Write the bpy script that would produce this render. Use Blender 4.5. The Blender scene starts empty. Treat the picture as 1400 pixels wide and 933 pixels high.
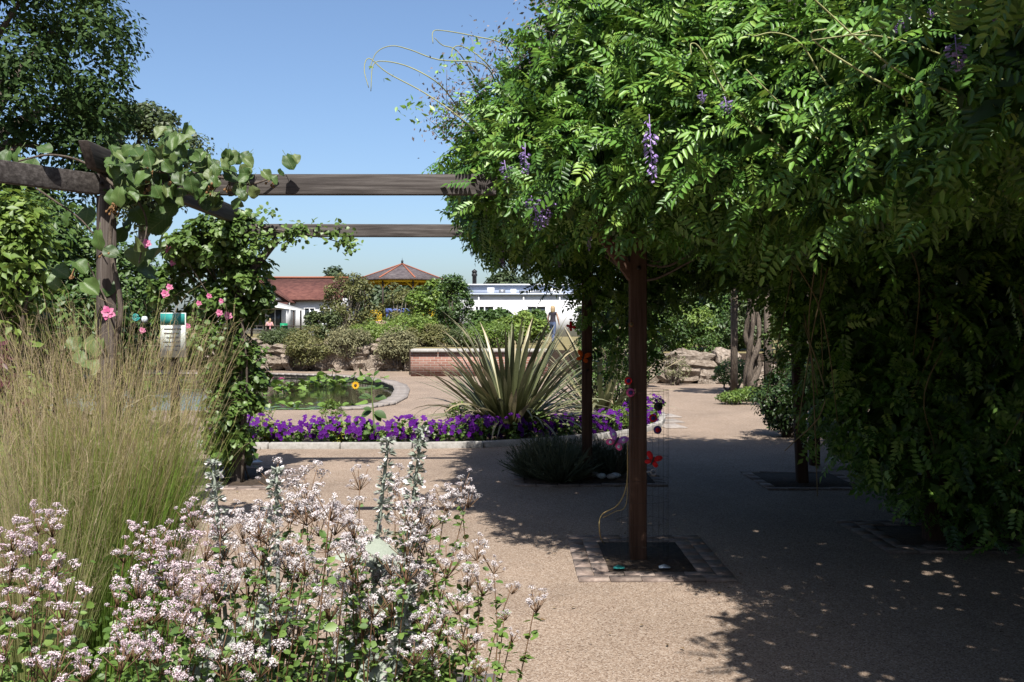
import bpy, bmesh, math, random
import numpy as np
from mathutils import Vector, Matrix

# ------------------------------------------------------------------ camera, sky, sun, exposure
SC = bpy.context.scene
COL = SC.collection
CAMZ, F, HZ = 1.54, 1283.0, 446.0          # eye height (m), focal length and horizon row of the 1400 px photograph
cam_d = bpy.data.cameras.new('camera'); cam = bpy.data.objects.new('camera', cam_d); COL.objects.link(cam)
cam.location = (0, 0, CAMZ); cam.rotation_euler = (math.radians(90), 0, 0)
cam_d.sensor_width = 36; cam_d.lens = 36*F/1400; cam_d.shift_y = -(466.5-HZ)/1400; cam_d.clip_end = 3000; cam_d.clip_start = .05
SC.camera = cam
SUN_EL, SUN_ROT = math.radians(54.5), math.radians(177)
w = bpy.data.worlds.new('World'); SC.world = w; w.use_nodes = True
nt = w.node_tree; bg = nt.nodes['Background']
sky = nt.nodes.new('ShaderNodeTexSky'); sky.sky_type = 'NISHITA'; sky.sun_disc = False
sky.sun_elevation = SUN_EL; sky.sun_rotation = SUN_ROT; sky.altitude = 0; sky.air_density = 1.0; sky.dust_density = 2.0; sky.ozone_density = 5.0
nt.links.new(sky.outputs[0], bg.inputs[0]); bg.inputs[1].default_value = .073
sd = bpy.data.lights.new('sun', 'SUN'); sun = bpy.data.objects.new('sun', sd); COL.objects.link(sun)
sd.energy = 4.9; sd.angle = math.radians(.53); sd.color = (1, .955, .89)
to_sun = Vector((math.sin(SUN_ROT)*math.cos(SUN_EL), math.cos(SUN_ROT)*math.cos(SUN_EL), math.sin(SUN_EL)))
sun.rotation_euler = (-to_sun).to_track_quat('-Z', 'Y').to_euler(); sun.location = (0, -10, 20)
SC.view_settings.view_transform = 'Standard'; SC.view_settings.look = 'None'
SC.view_settings.exposure = 1.3; SC.view_settings.gamma = 1; SC.view_settings.use_curve_mapping = False
try:
    SC.cycles.max_bounces = 8; SC.cycles.transparent_max_bounces = 8; SC.cycles.use_denoising = True
except Exception: pass

# ------------------------------------------------------------------ helpers
rng = np.random.default_rng(11); random.seed(5)
A = np.array
def P(px, py, Y): return A([(px-700)/F*Y, Y, CAMZ-(py-HZ)/F*Y])
def G(px, py, z=0.):
    Y = (CAMZ-z)*F/(py-HZ); return A([(px-700)/F*Y, Y, z])
def nrm(v):
    v = np.asarray(v, float); return v/np.maximum(np.linalg.norm(v, axis=-1, keepdims=True), 1e-9)
def rdir(n): return nrm(rng.normal(size=(n, 3)))

class MB:
    """collects triangles; build() links them as one mesh object"""
    def __init__(s): s.V, s.T, s.A, s.M, s.n = [], [], [], [], 0
    def add(s, V, T, r=.5, m=0):
        V = np.asarray(V, float).reshape(-1, 3); T = np.asarray(T, int).reshape(-1, 3)
        s.V.append(V); s.T.append(T+s.n); s.n += len(V)
        s.A.append(np.broadcast_to(np.asarray(r, float), (len(V),))); s.M.append(np.full(len(T), m)); return s
    def box(s, c, d, rz=0., r=.5, m=0, taper=1.):
        x, y, z = A(d)/2; V = A([(-x,-y,-z),(x,-y,-z),(x,y,-z),(-x,y,-z),(-x,-y,z),(x,-y,z),(x,y,z),(-x,y,z)], float)
        V[4:, :2] *= taper
        co, si = math.cos(rz), math.sin(rz); V = V @ A([[co, si, 0], [-si, co, 0], [0, 0, 1]]) + A(c)
        return s.add(V, BOXT, r, m)
    def bar(s, p, q, wd, h, r=.5, m=0, up=(0, 0, 1)):
        p, q = A(p, float), A(q, float); d = nrm(q-p); x = np.cross(d, A(up, float))
        if np.linalg.norm(x) < 1e-4: x = np.cross(d, A([0, 1., 0]))
        x = nrm(x); u = np.cross(x, d); V = []
        for e in (p, q):
            for a, b in ((-1,-1),(1,-1),(1,1),(-1,1)): V.append(e+x*a*wd/2+u*b*h/2)
        return s.add(V, BOXT, r, m)
    def tube(s, pts, rad, n=6, r=.5, m=0):
        V, T = tube(pts, rad, n); return s.add(V, T, r, m)
    def tri(s): return sum(len(t) for t in s.T)
    def mesh(s, name, mats, smooth=False, origin=None):
        V = np.concatenate(s.V); T = np.concatenate(s.T); at = np.concatenate(s.A); mi = np.concatenate(s.M)
        if origin is None: origin = A([(V[:,0].min()+V[:,0].max())/2, (V[:,1].min()+V[:,1].max())/2, V[:,2].min()])
        me = bpy.data.meshes.new(name); me.vertices.add(len(V)); me.loops.add(T.size); me.polygons.add(len(T))
        me.vertices.foreach_set('co', (V-origin).astype(np.float32).ravel())
        me.loops.foreach_set('vertex_index', T.astype(np.int32).ravel())
        me.polygons.foreach_set('loop_start', np.arange(0, T.size, 3, dtype=np.int32))
        me.polygons.foreach_set('material_index', mi.astype(np.int32))
        if smooth: me.polygons.foreach_set('use_smooth', np.ones(len(T), bool))
        me.update(calc_edges=True)
        a = me.attributes.new('rnd', 'FLOAT', 'POINT'); a.data.foreach_set('value', at.astype(np.float32))
        for m_ in (mats if isinstance(mats, (list, tuple)) else [mats]): me.materials.append(m_)
        return me, origin
    def build(s, name, mats, parent=None, smooth=False, bevel=0, kind=None):
        me, o = s.mesh(name, mats, smooth); ob = link(name, me, o, parent)
        if bevel:
            b = ob.modifiers.new('bevel', 'BEVEL'); b.width = bevel; b.segments = 2; b.limit_method = 'ANGLE'; b.angle_limit = math.radians(40)
        if kind: ob['kind'] = kind
        return ob
BOXT = A([(0,2,1),(0,3,2),(4,5,6),(4,6,7),(0,1,5),(0,5,4),(1,2,6),(1,6,5),(2,3,7),(2,7,6),(3,0,4),(3,4,7)])
WL = {}
def link(name, data, loc=(0, 0, 0), parent=None):
    o = bpy.data.objects.new(name, data); COL.objects.link(o); WL[o.name] = A(loc, float)
    if parent: o.parent = parent; o.location = A(loc)-WL[parent.name]
    else: o.location = loc
    return o
def place(name, me, M, parent):
    """a piece that shares mesh data, at world matrix M under its thing"""
    o = bpy.data.objects.new(name, me); COL.objects.link(o); WL[o.name] = A(M.translation)
    o.parent = parent; o.matrix_basis = Matrix.Translation(-Vector(WL[parent.name])) @ M; return o
def tag(o, label, cat=None, group=None, kind=None):
    o['label'] = label
    if cat: o['category'] = cat
    if group: o['group'] = group
    if kind: o['kind'] = kind
    return o
def thing(name, label, cat, loc, group=None): return tag(link(name, None, loc), label, cat, group)
def struct(o): o['kind'] = 'structure'; return o
def frame(pos, d, n, s):
    """matrix with local y along d and z near n"""
    d = nrm(A(d)); x = nrm(np.cross(d, n)); z = np.cross(x, d)
    M = Matrix(((x[0]*s, d[0]*s, z[0]*s, pos[0]), (x[1]*s, d[1]*s, z[1]*s, pos[1]), (x[2]*s, d[2]*s, z[2]*s, pos[2]), (0, 0, 0, 1))); return M
def tube(pts, rad, n=6):
    pts = A(pts, float); k = len(pts); rad = np.broadcast_to(A(rad, float), (k,)); tg = nrm(np.gradient(pts, axis=0))
    ref = A([0, 0, 1.]) if abs(tg[:, 2]).mean() < .8 else A([1., 0, 0]); V = []
    for i in range(k):
        x = nrm(np.cross(tg[i], ref)); y = np.cross(tg[i], x)
        for j in range(n):
            a = 2*math.pi*j/n; V.append(pts[i]+rad[i]*(x*math.cos(a)+y*math.sin(a)))
    T = []
    for i in range(k-1):
        for j in range(n):
            a, b = i*n+j, i*n+(j+1) % n; T += [(a, b, b+n), (a, b+n, a+n)]
    V.append(pts[0]); V.append(pts[-1]); c = len(V)
    for j in range(n): T += [(c-2, (j+1) % n, j), (c-1, (k-1)*n+j, (k-1)*n+(j+1) % n)]
    return A(V), A(T)
def smooth_path(pts, k=5):
    """Catmull-Rom through the points"""
    p = A(pts, float); p = np.vstack([2*p[0]-p[1], p, 2*p[-1]-p[-2]]); out = []
    for i in range(1, len(p)-2):
        for t in np.linspace(0, 1, k, endpoint=False):
            a, b, c, d = p[i-1:i+3]; out.append(.5*((2*b)+(c-a)*t+(2*a-5*b+4*c-d)*t*t+(3*b-a-3*c+d)*t**3))
    out.append(p[-2]); return A(out)
def lathe(prof, n=16, c=(0, 0, 0)):
    V, T = [], []; k = len(prof)
    for r, z in prof:
        for j in range(n): V.append((c[0]+r*math.cos(2*math.pi*j/n), c[1]+r*math.sin(2*math.pi*j/n), c[2]+z))
    for i in range(k-1):
        for j in range(n):
            a, b = i*n+j, i*n+(j+1) % n; T += [(a, b, b+n), (a, b+n, a+n)]
    return A(V), A(T)
def leaf_grid(rows, width, fold=.15, curl=.12, cols=3, wave=0.):
    """leaf blade: y 0..1 along, x across, z normal"""
    V, T = [], []
    xs = np.linspace(-1, 1, cols)
    for i in range(rows):
        t = i/(rows-1); wd = width(t)
        for u in xs: V.append((u*wd, t, abs(u)*wd*fold-curl*t*t+wave*math.sin(t*9+u*2)*abs(u)*wd))
    for i in range(rows-1):
        for j in range(cols-1):
            a = i*cols+j; T += [(a, a+1, a+cols+1), (a, a+cols+1, a+cols)]
    return A(V), A(T)
LEAF = (A([(0,0,0),(-.24,.42,.05),(0,.45,-.03),(.24,.42,.05),(0,1,-.1)], float), A([(0,2,1),(0,3,2),(1,2,4),(2,3,4)]))
NARROW = (LEAF[0]*A([.5,1,1]), LEAF[1])
ROUND = (A([(0,0,0),(-.36,.3,.05),(-.3,.72,.03),(0,.5,-.04),(.36,.3,.05),(.3,.72,.03),(0,1,-.08)], float), A([(0,3,1),(1,3,2),(2,3,6),(3,0,4),(3,4,5),(3,5,6)]))
OVATE = (ROUND[0]*A([.47, 1, 1.3]), ROUND[1])
QUAD = (A([(0,0,0),(-.3,.5,.04),(.3,.5,.04),(0,1,0)], float), A([(0,2,1),(1,2,3)]))
def scatter(tp, pos, d, n, s):
    """many copies of a leaf template as one vertex/triangle array"""
    TV, TT = tp; pos = A(pos); d = nrm(d); x = nrm(np.cross(d, n)); z = np.cross(x, d); k = len(pos)
    s = np.broadcast_to(A(s, float), (k,))[:, None, None]
    V = pos[:, None, :]+s*(TV[None, :, 0:1]*x[:, None, :]+TV[None, :, 1:2]*d[:, None, :]+TV[None, :, 2:3]*z[:, None, :])
    T = TT[None]+(np.arange(k)*len(TV))[:, None, None]
    return V.reshape(-1, 3), T.reshape(-1, 3), np.repeat(rng.random(k), len(TV))
def crown(mb, c, rad, n, ncl, rcl, size, tp=LEAF, up=.5, droop=.3, hollow=.45, m=0, flat=.8, zmin=None):
    """leaf clumps spread through an ellipsoid, leaves on the outside of each clump"""
    c, rad = A(c, float), A(rad, float)
    cd = rdir(ncl)*(hollow+(1-hollow)*rng.random((ncl, 1))**.5); cc = c+cd*(rad-rcl*.6)
    cr = rcl*rng.uniform(.55, 1.25, ncl); i = rng.integers(0, ncl, n); u = nrm(rdir(n)+nrm(cd[i])*.45+A([0, 0, .25]))
    p = cc[i]+u*cr[i][:, None]*rng.uniform(.45, 1.08, (n, 1))*A([1, 1, flat])
    nn = nrm(u*.7+A([0, 0, up])+rng.normal(size=(n, 3))*.38)
    d = np.cross(nn, rdir(n))+u*.25; d[:, 2] -= droop
    if zmin is not None:
        k = p[:, 2] > zmin; p, d, nn = p[k], d[k], nn[k]
    V, T, r = scatter(tp, p, d, nn, size*rng.uniform(.6, 1.3, len(p)))
    # clump tint so that whole sprays differ a little
    tint = rng.random(ncl)*.35; r = np.clip(r*.65+np.repeat(tint[i] if zmin is None else tint[i][k], len(tp[0])), 0, 1)
    mb.add(V, T, r, m); return cc
def limbs(mb, base, h, r0, ends, m=0, n=6, wob=.1):
    base = A(base, float); top = base+A([0, 0, h]); mid = (base+top)/2+rng.normal(size=3)*wob*A([1, 1, 0])
    mb.tube(smooth_path([base, mid, top], 4), np.linspace(r0, r0*.6, 9), n, .5, m)
    for e in ends:
        t = rng.uniform(.55, 1); s = base+(top-base)*t; e = A(e); q = (s+e)/2+rng.normal(size=3)*wob+A([0, 0, .1])
        mb.tube(smooth_path([s, q, e], 3), np.linspace(r0*.5, r0*.12, 7), 5, .5, m)
# ------------------------------------------------------------------ materials
def newmat(name):
    m = bpy.data.materials.new(name); m.use_nodes = True; N = m.node_tree.nodes; L = m.node_tree.links
    return m, N, L, N['Principled BSDF']
KC = .66      # overall reflectance level of the place
def ramp(N, cols):
    r = N.new('ShaderNodeValToRGB'); e = r.color_ramp.elements
    while len(e) < len(cols): e.new(.5)
    for i, c in enumerate(cols):
        pos = c[0] if len(c) == 2 else i/(len(cols)-1); c = c[1] if len(c) == 2 else c
        e[i].position = pos; e[i].color = (c[0]*KC, c[1]*KC, c[2]*KC, 1)
    return r
def leafmat(name, cols, rough=.48, trans=.28, spec=.4, tcol=None):
    m, N, L, b = newmat(name); at = N.new('ShaderNodeAttribute'); at.attribute_name = 'rnd'
    oi = N.new('ShaderNodeObjectInfo'); mx = N.new('ShaderNodeMath'); mx.operation = 'MULTIPLY_ADD'; mx.inputs[1].default_value = .3
    L.new(oi.outputs['Random'], mx.inputs[0]); sc = N.new('ShaderNodeMath'); sc.operation = 'MULTIPLY'; sc.inputs[1].default_value = .78
    L.new(at.outputs['Fac'], sc.inputs[0]); L.new(sc.outputs[0], mx.inputs[2]); r = ramp(N, cols); L.new(mx.outputs[0], r.inputs[0])
    tx = N.new('ShaderNodeTexNoise'); tx.inputs['Scale'].default_value = 35; g = N.new('ShaderNodeTexCoord'); L.new(g.outputs['Object'], tx.inputs['Vector'])
    mr = N.new('ShaderNodeMapRange'); mr.inputs[3].default_value = .78; mr.inputs[4].default_value = 1.2; L.new(tx.outputs[0], mr.inputs[0])
    mc = N.new('ShaderNodeMix'); mc.data_type = 'RGBA'; mc.blend_type = 'MULTIPLY'; mc.inputs[0].default_value = 1
    L.new(r.outputs[0], mc.inputs[6]); L.new(mr.outputs[0], mc.inputs[7]); L.new(mc.outputs[2], b.inputs['Base Color'])
    b.inputs['Roughness'].default_value = rough; b.inputs['Specular IOR Level'].default_value = spec
    if trans:
        t = N.new('ShaderNodeBsdfTranslucent'); hs = N.new('ShaderNodeHueSaturation'); hs.inputs['Hue'].default_value = .48; hs.inputs['Value'].default_value = 1.5
        L.new(mc.outputs[2], hs.inputs['Color']); L.new(hs.outputs[0], t.inputs['Color'])
        s = N.new('ShaderNodeMixShader'); s.inputs[0].default_value = trans; L.new(b.outputs[0], s.inputs[1]); L.new(t.outputs[0], s.inputs[2])
        L.new(s.outputs[0], N['Material Output'].inputs[0])
    return m
def noisemat(name, cols, scale=8, rough=.8, bump=.3, stretch=(1, 1, 1), detail=6, dist=.01, spec=.25, world=False, rnd=.0):
    m, N, L, b = newmat(name); tc = N.new('ShaderNodeTexCoord'); mp = N.new('ShaderNodeMapping'); mp.inputs['Scale'].default_value = stretch
    if world:
        ge = N.new('ShaderNodeNewGeometry'); L.new(ge.outputs['Position'], mp.inputs[0])
    else: L.new(tc.outputs['Object'], mp.inputs[0])
    tx = N.new('ShaderNodeTexNoise'); tx.inputs['Scale'].default_value = scale; tx.inputs['Detail'].default_value = detail; tx.inputs['Roughness'].default_value = .65
    L.new(mp.outputs[0], tx.inputs['Vector']); r = ramp(N, cols)
    for e, q in zip(r.color_ramp.elements, np.linspace(.3, .7, len(cols))): e.position = q
    L.new(tx.outputs[0], r.inputs[0]); out = r.outputs[0]
    if rnd:
        oi = N.new('ShaderNodeObjectInfo'); mr = N.new('ShaderNodeMapRange'); mr.inputs[3].default_value = 1-rnd; mr.inputs[4].default_value = 1+rnd
        L.new(oi.outputs['Random'], mr.inputs[0]); mc = N.new('ShaderNodeMix'); mc.data_type = 'RGBA'; mc.blend_type = 'MULTIPLY'; mc.inputs[0].default_value = 1
        L.new(out, mc.inputs[6]); L.new(mr.outputs[0], mc.inputs[7]); out = mc.outputs[2]
    L.new(out, b.inputs['Base Color'])
    b.inputs['Roughness'].default_value = rough; b.inputs['Specular IOR Level'].default_value = spec
    if bump:
        bp = N.new('ShaderNodeBump'); bp.inputs['Strength'].default_value = bump; bp.inputs['Distance'].default_value = dist
        L.new(tx.outputs[0], bp.inputs['Height']); L.new(bp.outputs[0], b.inputs['Normal'])
    return m
def plain(name, c, rough=.6, metal=0., var=.12):
    c = A(c); m = noisemat(name, [tuple(c*(1-var)), tuple(np.minimum(c*(1+var), 1))], 14, rough, .08, rnd=.08)
    m.node_tree.nodes['Principled BSDF'].inputs['Metallic'].default_value = metal; return m
def gravelmat():
    m, N, L, b = newmat('resin_gravel'); ge = N.new('ShaderNodeNewGeometry')
    v = N.new('ShaderNodeTexVoronoi'); v.inputs['Scale'].default_value = 150; L.new(ge.outputs['Position'], v.inputs['Vector'])
    sp = N.new('ShaderNodeSeparateColor'); L.new(v.outputs['Color'], sp.inputs[0])
    r = ramp(N, [(0, (.11, .072, .05)), (.2, (.22, .158, .115)), (.5, (.288, .217, .162)), (.78, (.335, .26, .2)), (1, (.42, .355, .295))]); L.new(sp.outputs[0], r.inputs[0])
    n = N.new('ShaderNodeTexNoise'); n.inputs['Scale'].default_value = .8; n.inputs['Detail'].default_value = 7; n.inputs['Roughness'].default_value = .7; L.new(ge.outputs['Position'], n.inputs['Vector'])
    mr = N.new('ShaderNodeMapRange'); mr.inputs[1].default_value = .3; mr.inputs[2].default_value = .7; mr.inputs[3].default_value = .78; mr.inputs[4].default_value = 1.14; L.new(n.outputs[0], mr.inputs[0])
    n2 = N.new('ShaderNodeTexNoise'); n2.inputs['Scale'].default_value = 2.6; n2.inputs['Detail'].default_value = 9; n2.inputs['Roughness'].default_value = .8; n2.inputs['Distortion'].default_value = .6; L.new(ge.outputs['Position'], n2.inputs['Vector'])
    m2 = N.new('ShaderNodeMapRange'); m2.inputs[1].default_value = .56; m2.inputs[2].default_value = .74; m2.inputs[3].default_value = 1.; m2.inputs[4].default_value = .72; L.new(n2.outputs[0], m2.inputs[0]); ml = N.new('ShaderNodeMath'); ml.operation = 'MULTIPLY'; L.new(mr.outputs[0], ml.inputs[0]); L.new(m2.outputs[0], ml.inputs[1]); mr = ml
    mc = N.new('ShaderNodeMix'); mc.data_type = 'RGBA'; mc.blend_type = 'MULTIPLY'; mc.inputs[0].default_value = 1
    L.new(r.outputs[0], mc.inputs[6]); L.new(mr.outputs[0], mc.inputs[7]); L.new(mc.outputs[2], b.inputs['Base Color'])
    b.inputs['Roughness'].default_value = .82; b.inputs['Specular IOR Level'].default_value = .2
    bp = N.new('ShaderNodeBump'); bp.inputs['Strength'].default_value = .5; bp.inputs['Distance'].default_value = .004; bp.invert = True
    L.new(v.outputs['Distance'], bp.inputs['Height']); L.new(bp.outputs[0], b.inputs['Normal']); return m
def veins(m):
    N = m.node_tree.nodes; L = m.node_tree.links; tc = N.new('ShaderNodeTexCoord'); sx = N.new('ShaderNodeSeparateXYZ'); L.new(tc.outputs['Object'], sx.inputs[0])
    def mt(op, a, b=None, c=None):
        n = N.new('ShaderNodeMath'); n.operation = op
        for i, v in enumerate((a, b, c)):
            if v is None: continue
            if isinstance(v, (int, float)): n.inputs[i].default_value = v
            else: L.new(v, n.inputs[i])
        return n.outputs[0]
    ax = mt('ABSOLUTE', sx.outputs[0]); f = mt('FRACT', mt('MULTIPLY', mt('SUBTRACT', sx.outputs[1], mt('MULTIPLY', ax, .75)), 6.5))
    side = mt('GREATER_THAN', mt('ABSOLUTE', mt('SUBTRACT', f, .5)), .44); mid = mt('LESS_THAN', ax, .018); line = mt('MAXIMUM', side, mid)
    b = N['Principled BSDF']; src = b.inputs['Base Color'].links[0].from_socket; mx = N.new('ShaderNodeMix'); mx.data_type = 'RGBA'; L.new(mt('MULTIPLY', line, .5), mx.inputs[0]); L.new(src, mx.inputs[6]); mx.inputs[7].default_value = (.145, .18, .066, 1); L.new(mx.outputs[2], b.inputs['Base Color'])
    bp = N.new('ShaderNodeBump'); bp.inputs['Strength'].default_value = .6; bp.inputs['Distance'].default_value = .003; L.new(f, bp.inputs['Height']); L.new(bp.outputs[0], b.inputs['Normal'])
def rampmat(name, cols, rough=.6, trans=.25, spec=.25):
    """colour runs along a blade from root to tip (attribute rnd)"""
    m = leafmat(name, cols, rough, trans, spec); N = m.node_tree.nodes
    for nd in N:
        if nd.type == 'MATH' and nd.operation == 'MULTIPLY': nd.inputs[1].default_value = .94
        if nd.type == 'MATH' and nd.operation == 'MULTIPLY_ADD': nd.inputs[1].default_value = .06
    return m
def wood(name, c1, c2, c3, axis):
    st = [28., 28., 28.]; st[axis] = 1.2
    return noisemat(name, [c1, c2, c3], 1.6, .85, .5, tuple(st), 8, .004, .15)
def brickmat(name):
    m, N, L, b = newmat(name); ge = N.new('ShaderNodeNewGeometry'); sx = N.new('ShaderNodeSeparateXYZ'); L.new(ge.outputs['Position'], sx.inputs[0])
    ad = N.new('ShaderNodeMath'); L.new(sx.outputs[0], ad.inputs[0]); L.new(sx.outputs[1], ad.inputs[1]); cx = N.new('ShaderNodeCombineXYZ'); L.new(ad.outputs[0], cx.inputs[0]); L.new(sx.outputs[2], cx.inputs[1])
    t = N.new('ShaderNodeTexBrick'); t.inputs['Scale'].default_value = 1; t.inputs['Brick Width'].default_value = .225; t.inputs['Row Height'].default_value = .075; t.inputs['Mortar Size'].default_value = .007
    t.inputs['Color1'].default_value = (.15, .06, .04, 1); t.inputs['Color2'].default_value = (.24, .13, .10, 1); t.inputs['Mortar'].default_value = (.27, .24, .21, 1); L.new(cx.outputs[0], t.inputs[0])
    L.new(t.outputs[0], b.inputs['Base Color']); b.inputs['Roughness'].default_value = .9
    bp = N.new('ShaderNodeBump'); bp.inputs['Strength'].default_value = .5; bp.inputs['Distance'].default_value = .006; bp.invert = True; L.new(t.outputs['Fac'], bp.inputs['Height']); L.new(bp.outputs[0], b.inputs['Normal']); return m
M = {}
M['gravel'] = gravelmat()
M['soil'] = noisemat('garden_soil', [(.02, .014, .01), (.05, .035, .025), (.09, .065, .045)], 30, .95, .8, dist=.03, world=True)
M['lawn'] = noisemat('dry_lawn', [(.10, .10, .035), (.2, .165, .07), (.32, .26, .14)], 3, .95, .5, dist=.03, world=True)
M['kerb'] = noisemat('pale_concrete', [(.26, .245, .225), (.37, .355, .33), (.47, .455, .43)], 18, .85, .25, dist=.004, rnd=.07)
M['paver'] = noisemat('worn_brick_paver', [(.12, .09, .075), (.21, .16, .135), (.32, .26, .22)], 16, .9, .4, dist=.005, rnd=.22)
M['coping'] = noisemat('stone_coping', [(.2, .17, .15), (.29, .255, .23), (.38, .345, .315)], 14, .88, .3, dist=.006, rnd=.14)
M['rock'] = noisemat('weathered_rock', [(.10, .075, .055), (.26, .21, .165), (.42, .36, .3)], 5, .95, 1., dist=.06, rnd=.15)
M['brick'] = brickmat('brickwork')
M['grey_x'] = wood('weathered_oak_beam', (.026, .022, .02), (.075, .065, .06), (.15, .135, .125), 0)
M['grey_y'] = wood('weathered_oak_rafter', (.03, .024, .021), (.075, .062, .055), (.14, .12, .11), 1)
M['grey_z'] = wood('weathered_oak_post', (.035, .027, .023), (.09, .073, .063), (.16, .138, .124), 2)
M['brown_z'] = wood('stained_brown_post', (.04, .022, .015), (.075, .042, .029), (.11, .066, .047), 2)
M['brown_x'] = wood('stained_brown_beam', (.05, .027, .018), (.10, .055, .038), (.15, .085, .06), 0)
M['bark'] = noisemat('bark', [(.05, .038, .03), (.12, .095, .075), (.2, .165, .13)], 9, .95, .9, (5, 5, .8), dist=.03)
M['palebark'] = noisemat('pale_bark', [(.15, .125, .10), (.29, .25, .205), (.42, .375, .32)], 9, .95, .8, (5, 5, .8), dist=.03)
M['twig'] = plain('green_brown_twig', (.16, .13, .06)); M['darktwig'] = plain('dark_twig', (.055, .04, .03))
M['tendril'] = plain('pale_green_tendril', (.3, .31, .13)); M['redstem'] = plain('red_brown_stem', (.15, .085, .045)); M['greenstem'] = plain('green_stem', (.12, .17, .05))
# foliage
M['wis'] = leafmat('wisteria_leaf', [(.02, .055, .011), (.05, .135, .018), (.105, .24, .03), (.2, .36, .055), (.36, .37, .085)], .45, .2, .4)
M['kiwi'] = leafmat('kiwi_leaf', [(.03, .065, .016), (.055, .115, .025), (.095, .17, .04), (.17, .21, .075)], .5, .3, .35)
veins(M['kiwi']); M['rose'] = leafmat('rose_leaf', [(.045, .085, .02), (.09, .165, .032), (.18, .28, .06)], .45, .3)
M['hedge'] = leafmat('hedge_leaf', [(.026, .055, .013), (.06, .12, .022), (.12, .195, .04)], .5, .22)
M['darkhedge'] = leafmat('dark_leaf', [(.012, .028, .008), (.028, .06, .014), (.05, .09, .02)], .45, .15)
M['chestnut'] = leafmat('chestnut_leaf', [(.017, .038, .010), (.035, .07, .017), (.065, .115, .028)], .6, .2, .12)
M['oak'] = leafmat('oak_leaf', [(.035, .055, .016), (.07, .10, .03), (.115, .145, .05)], .5, .2)
M['far'] = leafmat('far_tree_leaf', [(.022, .042, .018), (.045, .075, .028), (.075, .11, .042)], .6, .15)
M['olive'] = leafmat('olive_green_leaf', [(.07, .085, .025), (.14, .15, .045), (.24, .22, .08)], .6, .25)
M['santolina'] = leafmat('grey_green_leaf', [(.10, .10, .05), (.19, .19, .09), (.31, .28, .14)], .7, .2)
M['bright'] = leafmat('bright_green_leaf', [(.07, .13, .02), (.14, .23, .035), (.25, .33, .07)], .5, .3)
M['lime'] = leafmat('lime_leaf', [(.22, .28, .03), (.36, .42, .05), (.5, .5, .09)], .5, .3)
M['lav'] = leafmat('lavender_leaf', [(.04, .055, .03), (.08, .10, .055), (.13, .15, .085)], .7, .15)
M['maroon'] = leafmat('maroon_leaf', [(.045, .008, .014), (.10, .015, .03)], .5, .2)
M['phorm'] = rampmat('flax_blade', [(.16, .14, .06), (.11, .125, .05), (.15, .165, .085), (.21, .19, .11)], .42, .12, .4)
M['phorm_edge'] = rampmat('flax_pale_blade', [(.3, .26, .13), (.26, .25, .12), (.34, .31, .18), (.36, .28, .17)], .45, .12, .4)
M['feather'] = rampmat('feather_grass', [(0, (.19, .34, .05)), (.48, (.22, .36, .055)), (.64, (.31, .34, .09)), (.82, (.38, .3, .15)), (1, (.46, .36, .25))], .7, .35)
M['straw'] = rampmat('straw_grass', [(0, (.25, .32, .09)), (.45, (.36, .37, .15)), (.75, (.46, .38, .22)), (1, (.54, .43, .31))], .7, .35)
M['oreg'] = leafmat('oregano_leaf', [(.06, .12, .025), (.11, .2, .04), (.19, .29, .06)], .5, .3)
M['floret'] = leafmat('oregano_floret', [(.46, .28, .35), (.68, .53, .59), (.87, .76, .79), (.98, .9, .92)], .7, .25)
M['floret_white'] = leafmat('white_floret', [(.4, .33, .34), (.62, .56, .57), (.82, .77, .77), (.98, .94, .93)], .7, .25)
M['bract'] = leafmat('oregano_bract', [(.14, .05, .05), (.2, .10, .07), (.16, .17, .07)], .7, .2)
M['silver'] = leafmat('silver_felt_leaf', [(.2, .24, .18), (.3, .34, .28), (.41, .44, .38)], .9, .12, .1)
M['lily'] = leafmat('lily_pad', [(.06, .12, .02), (.13, .22, .035), (.2, .3, .07)], .35, .15, .5)
M['purple'] = leafmat('purple_petal', [(.045, .002, .10), (.085, .004, .175), (.14, .012, .26)], .7, .15, .15)
M['wisflower'] = leafmat('wisteria_petal', [(.24, .14, .42), (.38, .25, .58), (.58, .46, .74)], .6, .3)
M['pink'] = leafmat('pink_petal', [(.45, .07, .2), (.66, .14, .32), (.75, .3, .45)], .55, .25)
M['yellow'] = plain('yellow_petal', (.75, .42, .02), .5); M['darkcentre'] = plain('dark_flower_centre', (.05, .025, .012), .8)
M['fruit'] = plain('brown_dry_fruit', (.2, .11, .045), .8, var=.35)
M['dry'] = leafmat('dry_grey_seedhead', [(.10, .085, .09), (.19, .16, .17), (.28, .25, .25)], .9, .1)
# built things
M['white'] = noisemat('white_render', [(.62, .63, .66), (.74, .75, .77)], 2, .8, .1); M['cream'] = plain('cream_cloth', (.74, .72, .66), .8)
M['shadewhite'] = plain('white_in_blue_shade', (.5, .56, .68), .7)  # white upper walls with their bluish shade put into the colour
M['rooftile'] = noisemat('red_roof_tile', [(.06, .023, .02), (.12, .046, .037), (.18, .078, .06)], 2.2, .9, .6, (1, 1, 4), dist=.05)
M['slate'] = noisemat('dark_roof_tile', [(.045, .037, .04), (.09, .075, .08), (.14, .12, .12)], 2.5, .85, .4, dist=.03)
M['ridge'] = plain('orange_ridge_tile', (.34, .12, .07), .8); M['ypaint'] = plain('yellow_paint', (.72, .47, .02), .5)
M['black'] = plain('black_paint', (.02, .02, .022), .5); M['timber'] = plain('dark_timber', (.04, .028, .022), .7)
M['blue'] = plain('blue_cover', (.09, .13, .36), .6); M['glass'] = plain('window_glass', (.04, .05, .06), .08)
M['greenpl'] = plain('green_plastic', (.01, .22, .10), .4); M['grey'] = plain('grey_metal', (.25, .26, .28), .45, .6)
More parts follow.
